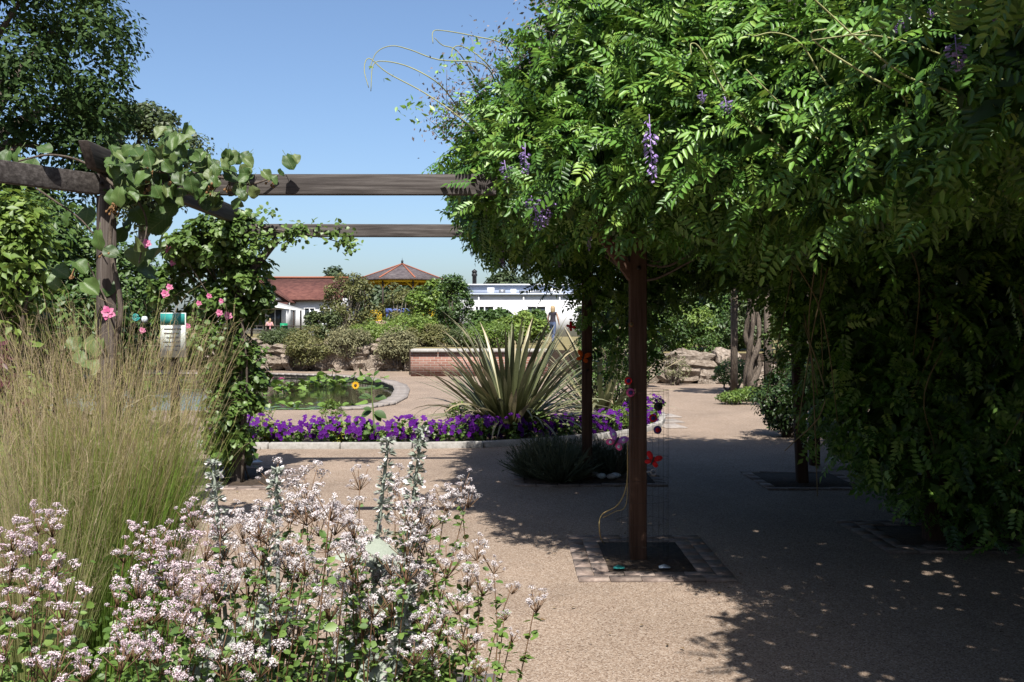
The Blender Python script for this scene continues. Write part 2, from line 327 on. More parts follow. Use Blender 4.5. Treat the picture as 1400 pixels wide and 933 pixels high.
M['wire'] = plain('dark_wire', (.035, .03, .027), .5, .5); M['string'] = plain('tan_string', (.32, .24, .1), .9)
M['teal'] = plain('teal_print', (.03, .25, .23), .5); M['paper'] = plain('white_print', (.72, .78, .72), .6)
M['red'] = plain('red_felt', (.55, .015, .02), .9); M['orange'] = plain('orange_felt', (.68, .12, .015), .9); M['hotpink'] = plain('pink_felt', (.62, .1, .3), .9)
M['violet'] = plain('lilac_felt', (.35, .14, .5), .9); M['palefelt'] = plain('pale_felt', (.55, .62, .66), .9); M['darkblue'] = plain('dark_blue_felt', (.05, .03, .16), .9)
M['skin'] = plain('skin', (.5, .31, .23), .6, var=.05); M['blond'] = plain('fair_hair', (.42, .30, .17), .6); M['darkcloth'] = plain('dark_cloth', (.035, .03, .045), .9)
M['pinkcloth'] = plain('pink_cloth', (.6, .3, .32), .9); M['denim'] = plain('blue_cloth', (.08, .11, .2), .9)
# ------------------------------------------------------------------ the ground, pond and terrace
def water():
    m, N, L, b = newmat('pond_water'); b.inputs['Base Color'].default_value = (.012, .014, .008, 1); b.inputs['Roughness'].default_value = .03; b.inputs['IOR'].default_value = 1.33
    n = N.new('ShaderNodeTexNoise'); n.inputs['Scale'].default_value = 5; ge = N.new('ShaderNodeNewGeometry'); L.new(ge.outputs['Position'], n.inputs['Vector'])
    bp = N.new('ShaderNodeBump'); bp.inputs['Strength'].default_value = .12; bp.inputs['Distance'].default_value = .03; L.new(n.outputs[0], bp.inputs['Height']); L.new(bp.outputs[0], b.inputs['Normal']); return m
M['water'] = water()
TZ = .8
pond_pts = [(-13, 17.1), (-8, 17.05), (-3.7, 17.2), (-2.95, 17.55), (-2.6, 18.4), (-2.55, 20), (-2.75, 22.3), (-3.0, 23.9), (-3.5, 25.6), (-4.4, 27.4), (-5.6, 28.9), (-8, 29.9), (-12, 30), (-15.5, 28), (-17, 23.5), (-15.5, 19)]
terr = [(-70, 33.5), (-8.9, 33), (-3.3, 32.8), (-3.25, 29.6), (1.2, 29.6), (2.6, 26.6), (4, 25.7), (6, 25.6), (9, 25), (16, 22), (70, 20)]
def filled(name, outer, hole, z, mat):
    bm = bmesh.new(); E = []
    for lp in ([outer, hole] if hole else [outer]):
        vs = [bm.verts.new((x, y, z)) for x, y in lp]; E += [bm.edges.new((vs[i], vs[(i+1) % len(vs)])) for i in range(len(vs))]
    bmesh.ops.triangle_fill(bm, edges=E, use_beauty=True)
    for f in bm.faces:
        if f.normal.z < 0: f.normal_flip()
    me = bpy.data.meshes.new(name); bm.to_mesh(me); bm.free(); me.materials.append(mat); return struct(link(name, me))
tag(filled('gravel_path', [(-75, -25), (75, -25), (75, 21)]+[(x, y+.4) for x, y in terr[::-1]], pond_pts, 0, M['gravel']), 'tan resin bound gravel paving around the pond and under the pergola')
mb = MB(); n = len(terr)
V = [(x, y, TZ) for x, y in terr]+[(x, y, -.4) for x, y in terr]
mb.add(V, [t for i in range(n-1) for t in ((i+n, i+n+1, i+1), (i+n, i+1, i))])
tag(struct(mb.build('terrace_face', M['soil'])), 'earth bank face behind the low rock wall')
far = [(1200, 20), (1200, 1500), (-1200, 1500), (-1200, 33.5)]
tag(filled('lawn', terr+far, None, TZ, M['lawn']), 'dry summer lawn beyond the rock wall and up to the bandstand')
V, T = lathe([(0, 0)], 3)
mb = MB(); c = A([-9.5, 23.5]); n = len(pond_pts); pp = A(pond_pts)
mb.add([(x, y, 0) for x, y in pp]+[(x, y, -.9) for x, y in pp]+[(*c, -.9)], [t for i in range(n) for t in ((i, (i+1) % n, (i+1) % n+n), (i, (i+1) % n+n, i+n), (i+n, (i+1) % n+n, 2*n))])
tag(struct(mb.build('pond_basin', M['rock'])), 'stone lined basin wall of the lily pond')
tag(filled('pond_water', [tuple(c+(p-c)*.999) for p in pp], None, -.07, M['water']), 'dark still pond water with lily pads')
# coping stones round the pond rim
cop = thing('pond_coping', 'ring of pale brick coping round the lily pond', 'coping', (c[0], c[1], 0))
mb = MB().box((0, 0, .02), (.215, .36, .05)); cme, _ = mb.mesh('coping_stone', M['coping'], origin=A([0, 0, 0]))
path = np.vstack([pp, pp[:1]]); seg = np.linalg.norm(np.diff(path, axis=0), axis=1); cum = np.r_[0, np.cumsum(seg)]
ss = np.arange(cum[2]+.6, cum[12], .225)
for s in ss:
    i = min(np.searchsorted(cum, s, 'right')-1, n-1); t = (s-cum[i])/seg[i]; p = path[i]*(1-t)+path[i+1]*t; d = (path[i+1]-path[i])/seg[i]; out = A([d[1], -d[0]])
    q = p+out*.14
    place('coping_stone', cme, Matrix.Translation((q[0], q[1], random.uniform(-.003, .003))) @ Matrix.Rotation(math.atan2(d[1], d[0])+random.uniform(-.02, .02), 4, 'Z'), cop)
# ------------------------------------------------------------------ rock walls: every rock is a piece of its own
def rocks(name, label, line, hh, seed):
    R = np.random.default_rng(seed); root = thing(name, label, 'rock wall', (line[0][0], line[0][1], 0)); mes = []
    for k in range(7):
        bm = bmesh.new(); bmesh.ops.create_icosphere(bm, subdivisions=3, radius=1)
        ph = R.random(3)*9; cut = [nrm(R.normal(size=3)) for _ in range(7)]
        for v in bm.verts:
            p = A(v.co); p = np.sign(p)*abs(p)**.62
            for cn in cut:
                e = p @ cn-.72
                if e > 0: p = p-cn*e*.8
            p = p*(1+.16*math.sin(p[0]*4+ph[0])*math.sin(p[1]*5+ph[1])+.1*math.sin(p[2]*8+ph[2])+R.normal()*.035+.07*math.sin(p[0]*11+ph[1])*math.sin(p[2]*13+ph[0])); v.co = p
        me = bpy.data.meshes.new('rock'); bm.to_mesh(me); bm.free(); me.materials.append(M['rock']); mes.append(me)
    L = A(line, float); sg = np.linalg.norm(np.diff(L, axis=0), axis=1); cu = np.r_[0, np.cumsum(sg)]
    for row, (z, hs) in enumerate(((.2, .3), (.62, .27), (.9, .17))):
        s = R.uniform(0, .3)
        while s < cu[-1]:
            wd = R.uniform(.35, 1.05)*(1 if row < 2 else .8)
            if z+hs*.6 < hh+R.uniform(-.25, .15):
                i = min(np.searchsorted(cu, s, 'right')-1, len(sg)-1); t = (s-cu[i])/sg[i]; p = L[i]*(1-t)+L[i+1]*t; d = L[i+1]-L[i]
                place('rock', mes[R.integers(7)], Matrix.Translation((p[0], p[1]+R.uniform(-.1, .1)+row*.12, z+R.uniform(-.05, .05))) @ Matrix.Rotation(math.atan2(d[1], d[0])+R.uniform(-.25, .25), 4, 'Z') @ Matrix.Rotation(R.uniform(-.2, .2), 4, 'Y') @ Matrix.Rotation(R.uniform(-.15, .15), 4, 'X') @ Matrix.Diagonal((wd*.62, .42, hs*R.uniform(.9, 1.35), 1)), root)
            s += wd*.82
    return root
rocks('rock_wall', 'low wall of rugged brown rocks beyond the lily pond under clipped shrubs', [(-10.5, 32.6), (-8, 32.5), (-3.2, 32.3)], .98, 3)
rocks('rock_wall', 'low rock wall at the end of the shaded path beside the tree trunks', [(2.5, 26.2), (4.2, 25.3), (6.6, 25.2), (9, 24.6)], .95, 8)
bw = thing('brick_wall', 'weathered red brick planter wall with concrete top behind the spiky flax plant', 'wall', (-1, 29, 0))
MB().box((-1, 29.15, .37), (4.2, .9, .74)).build('wall', M['brick'], bw)
mb = MB()
for i in range(5): MB().box((-1-1.68+i*.84, 29.12, .785), (.825, 1.05, .09)).build('coping_slab', M['kerb'], bw, bevel=.012)
# ------------------------------------------------------------------ far buildings
def win(parent, x, y, z, wd, h, bars=1, fm='white'):
    f = MB(); t = .09
    f.box((x, y, z+h/2), (wd+.1, .1, t)).box((x, y, z-h/2), (wd+.1, .1, t)).box((x-wd/2, y, z), (t, .09, h-t)).box((x+wd/2, y, z), (t, .09, h-t))
    for k in range(bars): f.box((x-wd/2+wd*(k+1)/(bars+1), y, z), (t*.8, .08, h-t))
    o = f.build('window', M[fm], parent); MB().box((x, y+.05, z), (wd-t, .02, h-t)).build('pane', M['glass'], o)
hs = thing('cafe_house', 'white walled house with red tiled roof and dark timber gable beyond the lawn', 'house', (-21, 92, TZ))
MB().box((-20.5, 93, 2.55), (8, 6, 3.5)).build('wall', M['white'], hs)
mb = MB(); x0, x1 = -25.6, -16.2
def roof_prism(mb, x0, x1, y0, y1, ze, zr, t=.14):
    ym = (y0+y1)/2
    for a, b in ((y0, ym), (y1, ym)):
        V = [(x0, a, ze), (x1, a, ze), (x1, b, zr), (x0, b, zr)]; V += [(x, y, z-t) for x, y, z in V]; mb.add(V, BOXT)
roof_prism(mb, x0, x1, 89.4, 96.6, 4.1, 6.3); rf = mb.build('roof', M['rooftile'], hs)
MB().bar((x0, 93, 6.36), (x1, 93, 6.36), .3, .16).build('ridge_tiles', M['ridge'], rf); MB().box((x0+1.4, 93, 6.6), (.2, .2, .6)).build('vent_pipe', M['black'], rf)
# front gable wing
gx, gz, ge_ = -24.4, 6.0, 3.3
mb = MB().add([(gx-ge_, 88, 3.9), (gx+ge_, 88, 3.9), (gx, 88, gz)], [(0, 1, 2)]); V0 = [(gx-ge_, 88.02, 3.9), (gx+ge_, 88.02, 3.9), (gx, 88.02, gz)]; mb.add(V0+[(x, 92, z) for x, y, z in V0], [(0, 1, 4), (0, 4, 3), (3, 4, 5)])
mb.build('gable', M['white'], hs)
mb = MB()
for s in (-1, 1): mb.bar((gx+s*(ge_+.25), 87.9, 3.75), (gx, 87.9, gz+.05), .16, .34); mb.bar((gx+s*1.1, 87.93, 3.9), (gx+s*1.1, 87.93, 5.15), .1, .14, up=(0, 1, 0)); mb.bar((gx+s*2.1, 87.93, 3.9), (gx+s*2.1, 87.93, 4.55), .1, .14, up=(0, 1, 0))
mb.box((gx, 87.92, 3.92), (6.6, .12, .2)); mb.build('barge_board', M['timber'], hs)
mb = MB()
for s in (-1, 1):
    V = [(gx, 87.7, gz+.25), (gx+s*3.7, 87.7, 3.8), (gx+s*3.7, 92, 3.8), (gx, 92, gz+.25)]; mb.add(V+[(x, y, z-.1) for x, y, z in V], BOXT)
mb.build('roof', M['rooftile'], hs)
MB().box((gx, 90, 2.3), (6.4, 4, 3.1)).build('wall', M['white'], hs)
V = [(-26.5, 86.3, 3.35), (-20.9, 86.3, 3.35), (-20.9, 88.1, 3.85), (-26.5, 88.1, 3.85)]
MB().add(V+[(x, y, z-.12) for x, y, z in V], BOXT).build('porch_roof', M['rooftile'], hs)
for x, wd, b in ((-22.2, 1.3, 1), (-23.9, 1.2, 1)): win(hs, x, 87.93, 2.2, wd, 1.9, b)
for x in (-19.4, -17.9): win(hs, x, 89.93, 2.7, 1.0, 1.1, 1)
gz_ = thing('garden_canopy', 'white cloth canopy on dark posts in front of the red roofed house', 'canopy', (-21.3, 82, TZ))
V = [(-23.4, 81, 3.62), (-21.9, 83.2, 3.95), (-18.2, 82.5, 3.0), (-18.6, 80.6, 2.95)]
MB().add(V+[(x, y, z-.06) for x, y, z in V], BOXT).build('cloth', M['cream'], gz_)
for x, y, z in ((-23.2, 81.3, 3.5), (-21.9, 83, 3.8), (-18.5, 82.2, 2.9), (-18.8, 80.8, 2.85)): MB().box((x, y, (TZ+z)/2), (.12, .12, z-TZ)).build('pole', M['timber'], gz_)
def picnic(x, y, rz, label):
    t = thing('picnic_table', label, 'picnic table', (x, y, TZ), 'picnic tables on the cafe lawn'); c_, s_ = math.cos(rz), math.sin(rz)
    def b(nm, dx, dy, z, sz): MB().box((x+dx*c_-dy*s_, y+dx*s_+dy*c_, z), sz, rz).build(nm, M['timber'], t)
    b('table_top', 0, 0, TZ+.74, (1.8, .75, .06)); b('bench', 0, -.72, TZ+.45, (1.8, .26, .05)); b('bench', 0, .72, TZ+.45, (1.8, .26, .05))
    for sx in (-.65, .65):
        MB().bar((x+sx*c_+.7*s_, y+sx*s_-.7*c_, TZ), (x+sx*c_-.15*s_, y+sx*s_+.15*c_, TZ+.72), .07, .12).build('leg', M['timber'], t)
        MB().bar((x+sx*c_-.7*s_, y+sx*s_+.7*c_, TZ), (x+sx*c_+.15*s_, y+sx*s_-.15*c_, TZ+.72), .07, .12).build('leg', M['timber'], t)
picnic(-17.6, 66, .3, 'dark picnic table on the lawn under the white canopy edge'); picnic(-15.9, 63.5, -.2, 'dark picnic table on the lawn beside a green plastic chair'); picnic(-14.3, 62, .1, 'dark picnic table next to the pale branched shrub')
def chair(x, y, rz, mat, label):
    t = thing('garden_chair', label, 'chair', (x, y, TZ), 'chairs on the cafe lawn'); c_, s_ = math.cos(rz), math.sin(rz)
    def pt(dx, dy, z): return A([x+dx*c_-dy*s_, y+dx*s_+dy*c_, TZ+z])
    MB().box(pt(0, 0, .44), (.48, .46, .05), rz).build('seat', M[mat], t); MB().bar(pt(0, .22, .46), pt(0, .32, .92), .05, .48, up=(c_, s_, 0)).build('backrest', M[mat], t)
    for a in (-.2, .2):
        for b in (-.2, .2): MB().bar(pt(a, b, 0), pt(a, b, .44), .04, .04).build('leg', M[mat], t)
chair(-14.9, 61.5, .4, 'greenpl', 'green plastic garden chair beside a picnic table'); chair(-19.2, 64.5, -.3, 'cream', 'white plastic garden chair at the canopy end of the lawn'); chair(-18.6, 63.2, .9, 'black', 'black garden chair facing the picnic tables')
sb = thing('grey_bin_store', 'grey slatted bin store on the cafe lawn near the shrub', 'bin store', (-13.3, 66, TZ))
for k in range(6): MB().box((-13.3, 66, TZ+.1+k*.19), (1.5, .7, .16)).build('slat', M['grey'], sb)
# bandstand
BX, BY = -11.7, 100
bs = thing('bandstand', 'octagonal bandstand with dark hipped roof, orange ridges and yellow lattice rail', 'bandstand', (BX, BY, TZ))
oc = [(math.cos(math.pi/8+k*math.pi/4), math.sin(math.pi/8+k*math.pi/4)) for k in range(8)]
def ring(r, z): return [(BX+a*r, BY+b*r, z) for a, b in oc]
mb = MB().add(ring(4.75, 6.45)+[(BX, BY, 8.15)]+ring(4.7, 6.32), [t for k in range(8) for t in ((k, (k+1) % 8, 8), (k, k+9, (k+1) % 8+9), (k, (k+1) % 8+9, (k+1) % 8))]); rf = mb.build('roof', M['slate'], bs)
for k in range(8):
    a, b = oc[k]; MB().bar((BX+a*4.75, BY+b*4.75, 6.5), (BX, BY, 8.2), .13, .1).build('ridge_tile_row', M['ridge'], rf)
MB().add(*lathe([(.0, 0), (.16, .02), (.1, .2), (.14, .32), (.03, .42), (.0, .75)], 8, (BX, BY, 8.15))).build('finial', M['black'], rf)
V, T = lathe([(4.3, 5.8), (4.3, 6.36)], 8, (BX, BY, 0))
mb = MB()
for k in range(8):
    p, q = A(ring(4.05, 6.2)[k]), A(ring(4.05, 6.2)[(k+1) % 8]); mb.bar(p, q, .12, .3)
    for s, e in ((p, q), (q, p)): mb.bar(s+A([0, 0, -.75]), s+(e-s)*.22+A([0, 0, -.12]), .08, .14)
mb.build('fascia', M['ypaint'], bs)
V, T = lathe([(0, 1.999), (4.3, 2.0), (4.3, TZ), (0, TZ-.001)], 8, (BX, BY, 0)); co, si = math.cos(math.pi/8), math.sin(math.pi/8)
V[:, :2] = (V[:, :2]-[BX, BY]) @ A([[co, si], [-si, co]])+[BX, BY]; MB().add(V, T).build('base', M['brick'], bs)
for k in range(8): p = ring(4.05, 2)[k]; MB().box((p[0], p[1], 4.1), (.16, .16, 4.2)).build('column', M['timber'], bs)
for k in range(8):
    p, q = A(ring(4.05, 2)[k]), A(ring(4.05, 2)[(k+1) % 8])
    if k == 5:
        g = MB()
        for j in range(9): t = .14+.72*j/8; g.bar(p+(q-p)*t+A([0, 0, .05]), p+(q-p)*t+A([0, 0, 1.25]), .06, .2, up=nrm(q-p))
        g.bar(p+(q-p)*.1+A([0, -.06, 1.1]), p+(q-p)*.9+A([0, -.06, 1.1]), .05, .5); g.build('gate', M['blue'], bs); continue
    m_ = MB(); L_ = np.linalg.norm(q-p); d = (q-p)/L_
    m_.bar(p+A([0, 0, 1.15]), q+A([0, 0, 1.15]), .1, .1); m_.bar(p+A([0, 0, .1]), q+A([0, 0, .1]), .1, .1)
    for s in np.arange(-1., L_, .27):
        for sg in (1, -1):
            a0, a1 = s, s+1.
            t0, t1 = max(0, -a0), min(1, L_-a0)
            if t1 <= t0: continue
            z0, z1 = (.1+t0, .1+t1) if sg > 0 else (1.1-t0, 1.1-t1); m_.bar(p+d*(a0+t0)+A([0, 0, z0]), p+d*(a0+t1)+A([0, 0, z1]), .03, .07)
    m_.build('lattice_panel', M['ypaint'], bs)
for k in range(6): MB().box((BX, BY-4.1-.3*(6-k)+.15, TZ+.1+k*.1), (2.2, .3, .2+k*.2)).build('step', M['kerb'], bs)
for s in (-1, 1): MB().box((BX+s*1.45, BY-4.9, TZ+.65), (.5, 1.8, 1.3)).build('pier', M['brick'], bs)
# long low white building
wb = thing('white_building', 'long low white flat roofed building with stepped parapet beyond the garden', 'building', (1, 68, TZ))
MB().box((2.4, 69, 2.25), (12, 8, 2.9)).build('wall', M['white'], wb); MB().box((2.4, 68.9, 3.75), (12.3, 8.3, .12)).build('parapet', M['shadewhite'], wb)
MB().box((1.6, 71, 4.15), (10, 5, .68)).build('upper_storey', M['shadewhite'], wb); MB().box((1.6, 70.9, 4.55), (10.2, 5.3, .1)).build('roof_edge', M['white'], wb)
for x, z, sx, sz, m_ in ((-1.5, 4.0, .5, .5, 'white'), (-.7, 3.95, .45, .35, 'grey'), (.1, 3.95, .4, .4, 'white'), (1.3, 3.92, 1.6, .25, 'grey'), (3.1, 4.0, .9, .45, 'white')): MB().box((x, 66.5, z), (sx, .5, sz)).build('roof_vent', M[m_], wb)
for x in (-2.3, .8, 3.3): MB().tube([(x, 64.9, TZ), (x, 64.9, 3.65)], .05, 6).build('drainpipe', M['white'], wb)
MB().add(*lathe([(0, 0), (.16, 0), (.16, .75), (.21, .76), (.21, .95), (.16, .96), (.16, 1.02), (.2, 1.03), (.2, 1.15), (.0, 1.3)], 10, (-2.8, 70, 4.5))).build('flue', M['black'], wb)
win(wb, -1.9, 64.95, 2.3, 1.3, 1.2, 1); win(wb, 1.7, 64.95, 2.3, 1.3, 1.2, 1)
sh = thing('far_house', 'pale far house with red brick band glimpsed past the twisted trunks', 'house', (15.5, 50, TZ))
MB().box((16, 53, 2.4), (9, 6, 3.2)).build('wall', M['white'], sh); MB().box((16, 49.93, 1.3), (9.05, .1, .9)).build('brick_band', M['brick'], sh)
mb = MB(); roof_prism(mb, 11.2, 20.8, 49.4, 56.6, 3.95, 6.2); mb.build('roof', M['rooftile'], sh); win(sh, 13.4, 49.93, 2.6, 1.2, 1.2, 1); win(sh, 15.2, 49.93, 2.6, 1.2, 1.2, 1)
# ------------------------------------------------------------------ far and middle trees
def tree(name, label, base, c, rad, n, ncl, rcl, size, mat, tp=LEAF, group=None, trunk=.25, bark='bark', **k):
    root = thing(name, label, 'tree', base, group); mb = MB(); cc = crown(mb, c, rad, n, ncl, rcl, size, tp, **k)
    mb.build('crown', M[mat], root); tb = MB(); sel = cc[rng.permutation(len(cc))[:min(14, len(cc))]]
    limbs(tb, base, max(c[2]-rad[2]*.2-base[2], .3), trunk, sel, wob=trunk); tb.build('trunk', M[bark], root); return root
tree('chestnut_tree', 'large dark green broadleaf tree rising behind the kiwi vine beam', (-14.8, 26, 0), (-14.7, 26, 8.9), (4.5, 4, 5.2), 34000, 130, 1.0, .2, 'chestnut', trunk=.4)
tree('oak_tree', 'smaller rounded olive green tree beside the large dark tree', (-19.6, 50, TZ), (-19.6, 50, 10.2), (3.4, 3.2, 3.7), 15000, 90, .85, .25, 'oak', QUAD, trunk=.35)
for x, Y, top, wd, lab in ((458, 140, 366, 24, 'dark round treetop behind the red tiled roof'), (484, 150, 381, 14, 'small treetop between the house roof and the bandstand'), (566, 125, 380, 46, 'dark leafy tree seen through the open bandstand'), (592, 135, 385, 42, 'lower dark tree behind the right of the bandstand'), (686, 120, 367, 24, 'rounded dark treetop above the white building'), (716, 130, 377, 15, 'small treetop at the end of the white building'), (522, 130, 384, 34, 'hazy green tree left of the bandstand columns')):
    b = P(x, 446, Y); z = CAMZ+(HZ-top)/F*Y; r = wd/F*Y; h = min(r*1.1, (z-TZ)/2)
    tree('far_tree', lab, (b[0], Y, TZ), (b[0], Y, z-h), (r, r, h), 5200, 56, r*.34, r*.2, 'far', QUAD, 'distant trees', .2)
for k, (x, Y, top, wd, mt, lab) in enumerate(((838, 34, 395, 52, 'oak', 'leafy tree behind the dark inner post'), (915, 31, 350, 85, 'bright', 'sunlit green tree above the rock wall at the end of the path'), (1005, 29, 355, 75, 'hedge', 'green tree hanging over the twisted trunks'), (960, 45, 330, 120, 'far', 'tall backdrop tree beyond the end of the shaded path'))):
    b = P(x, 446, Y); z = CAMZ+(HZ-top)/F*Y; r = wd/F*Y; h = (z-TZ)/2
    tree('garden_tree', lab, (b[0], Y, TZ), (b[0], Y, TZ+h), (r, r*.8, h), 8500, 70, .5, .2, mt, QUAD, 'trees above the far rock wall', .14)
# shrubs on the terrace
def shrub(name, label, x, y, rx, h, n, mat, size=.09, ncl=26, tp=LEAF, z0=TZ, group=None, twigs=9, bark='bark', ry=None, rcl=None, hollow=.4, tr=.04, droop=.2):
    if y > 30 and tp is LEAF: tp, size, n = QUAD, size*1.1, int(n*.9)
    if y > 30 and tp is NARROW: tp = (QUAD[0]*A([.55, 1, 1]), QUAD[1])
    base = (x, y, z0); root = thing(name, label, 'shrub', base, group); mb = MB(); rcl = rcl or rx*.35
    cc = crown(mb, (x, y, z0+h*.55), (rx, ry or rx*.8, h*.5), n, ncl, rcl, size, tp, zmin=z0+.02, hollow=hollow, droop=droop); mb.build('foliage', M[mat], root)
    tb = MB()
    for e in cc[rng.permutation(len(cc))[:twigs]]:
        q = A([x, y, z0])*.55+e*.45+rng.normal(size=3)*.06; tb.tube(smooth_path([A(base)+rng.normal(size=3)*A([rx*.12, rx*.12, 0])-A([0, 0, .03]), q, e], 3), np.linspace(tr, tr*.25, 7), 5)
    tb.build('stems', M[bark], root); return root
Y = 46
b = P(478, 446, Y); shrub('branchy_shrub', 'open shrub with pale bare branches and sparse yellow green leaves', b[0], Y, 1.5, 3.3, 6500, 'olive', .13, 60, bark='palebark', twigs=38, rcl=.42, hollow=.45, tr=.06)
b = P(592, 446, 44); shrub('leafy_shrub', 'green leafy shrub in front of the bandstand rail', b[0], 44, 1.35, 2.9, 7000, 'bright', .14, 44, twigs=12, rcl=.38)
b = P(545, 446, 47); shrub('leafy_shrub', 'thin olive shrub in front of the bandstand columns', b[0], 47, 1.0, 3.0, 2600, 'olive', .13, 30, bark='palebark', twigs=16, rcl=.3)
b = P(622, 446, 42); shrub('upright_shrub', 'dark upright shrub left of the white building', b[0], 42, .9, 3.0, 8000, 'hedge', .11, 50, twigs=14, rcl=.3)
b = P(668, 446, 40); shrub('leafy_shrub', 'dark glossy shrub before the white building wall', b[0], 40, 1.0, 1.5, 4600, 'hedge', .16, 30, rcl=.32)
b = P(712, 446, 38); shrub('leafy_shrub', 'bright green rounded bush behind the flax blades', b[0], 38, 1.1, 1.3, 6000, 'bright', .13, 34, rcl=.36)
b = P(730, 446, 41); shrub('leafy_shrub', 'dark bush beside the fair haired walker', b[0], 41, .8, 1.55, 4200, 'hedge', .15, 28, rcl=.3)
b = P(440, 446, 44); shrub('leafy_shrub', 'low grey green bush at the foot of the pale branched shrub', b[0], 44, .9, 1.5, 4000, 'oak', .12, 28, rcl=.3)
for k, (px, Y, rx, h, mt, lab) in enumerate(((418, 31.95, .72, 1.3, 'olive', 'spreading yellow green cushion shrub spilling over the left of the rocks'), (478, 32.3, .75, .95, 'santolina', 'grey green cushion shrub with dry tips on the rock wall'), (545, 31.9, .6, 1.25, 'santolina', 'rounded grey green shrub hanging down over the rocks'), (553, 33.8, 1.0, 1.15, 'bright', 'fresh green mound behind the rock wall before the bandstand'), (585, 33.4, .8, .85, 'olive', 'yellow green low mound beside the brick wall'), (384, 33.5, .7, .7, 'oak', 'small green mound at the left end of the rock wall'), (505, 34.5, .9, .9, 'bright', 'green low mound under the pale branched shrub'), (640, 33.5, .8, .7, 'oak', 'low green mound above the brick planter wall'), (672, 32.2, .9, .9, 'bright', 'leafy mound on the brick planter behind the flax'))):
    b = P(px, 446, Y); shrub('cushion_shrub', lab, b[0], Y, rx*1.2, h*1.08, 6500, mt, .1, 50, NARROW, .12 if k in (0, 2) else .45 if k == 1 else .72, 'low shrubs along the rock wall', 8, rcl=.3, hollow=.4)

# unseen trees behind and left of the viewer, added to block low sky
for k, (x, y, h, r) in enumerate(((-15, -13, 9, 4.2), (-6, -17, 9.5, 4.5), (3.5, -15, 9, 4.2), (13, -12, 9, 4.6), (-11, -1, 8, 3.2), (-11.8, 6.5, 9, 3.4), (-13, 12.5, 9, 3.4))):
    tree('garden_tree', ('broad unseen tree behind the viewer, added to block low sky', 'tall unseen tree behind the viewer, added to block low sky', 'leafy unseen tree facing the wisteria pergola, added to block low sky', 'large unseen tree behind the tall hedge, added to block low sky', 'round unseen tree beyond the outer pergola post, added to block low sky', 'tall unseen tree outside the kiwi covered post, added to block low sky', 'tall unseen tree behind the left bushes, added to block low sky')[k], (x, y, 0), (x, y, h*.55), (r, r*.8, h*.5), 5000, 60, 1.1, .46, 'chestnut', QUAD, 'unseen trees added to block low sky', .3)

for k, px in enumerate((905, 945, 985, 1030)):
    b = P(px, 446, 27.3); shrub('leafy_shrub', ('leafy bush behind the rock wall beside the brown post', 'leafy bush on the rock wall below the sunlit tree', 'dark leafy bush on the rock wall end', 'leafy bush behind the twisted trunks')[k], b[0], 27.3, .9, 1.3+.2*(k % 2), 3600, ('hedge', 'bright', 'hedge', 'oak')[k], .1, 30, LEAF, .7, None, 8, rcl=.3)
# ------------------------------------------------------------------ pergola
pg = thing('pergola', 'weathered timber garden pergola with bare grey beams and brown posts over the path', 'pergola', (-.9, 7.7, 0))
def post(p, zt, mat='grey_z', wd=.1, rz=0., lean=(0, 0)):
    mb = MB().box((p[0], p[1], (zt-.1)/2), (wd, wd, zt+.1), rz); mb.V[-1][4:, :2] += A(lean); return mb.build('post', M[mat], pg, bevel=.006)
OL, OR, IL, IR = (-2.68, 6.2), (.83, 6.2), (-2.72, 9.3), (.75, 9.4); RO, RI = (3.03, 6.75), (2.85, 9.2)
post(OL, 2.4, rz=.72); post(OR, 2.42, 'brown_z', .108); post(IL, 2.4); post(IR, 2.4, 'brown_z'); post(RO, 2.42, 'brown_z', .12); post(RI, 2.4, 'brown_z', .1, 0, (-.1, 0)); post((3.35, 10.4), 2.4, 'brown_z')
post((-4.6, 3.4), 2.4)
def beam(p, q, z, mat, h=.135, wd=.055): return MB().bar((*p, z), (*q, z), wd, h).build('beam', M[mat], pg, bevel=.005)
beam((-2.7, 6.17), (.9, 6.17), 2.468, 'grey_x'); beam((-4.7, 3.28), (-2.72, 6.17), 2.47, 'grey_x')
beam((-2.8, 9.15), (.9, 9.22), 2.472, 'grey_x', .125); beam((.9, 6.2), (3.2, 6.72), 2.468, 'brown_x'); beam((.9, 9.25), (3.0, 9.15), 2.468, 'brown_x')
def rafter(p, q, z=2.615, mat='grey_y'):
    mb = MB().bar((*p, z), (*q, z), .065, .155); V = mb.V[-1]; V[[0, 1]] += A([0, .12, 0]); V[[4, 5]] -= A([0, .12, 0]); return mb.build('rafter', M[mat], pg, bevel=.005)
rafter((-2.66, 5.82), (-2.7, 9.5)); rafter((.84, 5.9), (.76, 9.7)); rafter((3.0, 6.4), (2.85, 9.5)); rafter((2., 6.2), (1.85, 9.5)); rafter((-4.5, 3.2), (-5.4, 6))
MB().bar((.8, 6.2, 1.86), (.42, 6.2, 2.38), .07, .09, up=(0, 1, 0)).build('brace', M['brown_x'], pg, bevel=.004)
MB().bar((-2.66, 9.24, 1.95), (-2.3, 9.2, 2.4), .06, .08, up=(0, 1, 0)).build('brace', M['grey_x'], pg, bevel=.004)
for x, y, z, d in ((-2.68, 6.128, 2.47, -1), (-2.55, 6.138, 2.45, -1), (.83, 6.138, 2.47, -1), (-2.7, 9.11, 2.47, -1), (.83, 6.14, 1.92, -1), (.75, 9.345, 1.1, -1)):
    v, t = lathe([(0, 0), (.014, 0), (.014, .006), (.008, .012), (0, .013)], 8); MB().add(v[:, [0, 2, 1]]*A([1, d, 1])+A([x, y, z]), t).build('bolt', M['wire'], pg)
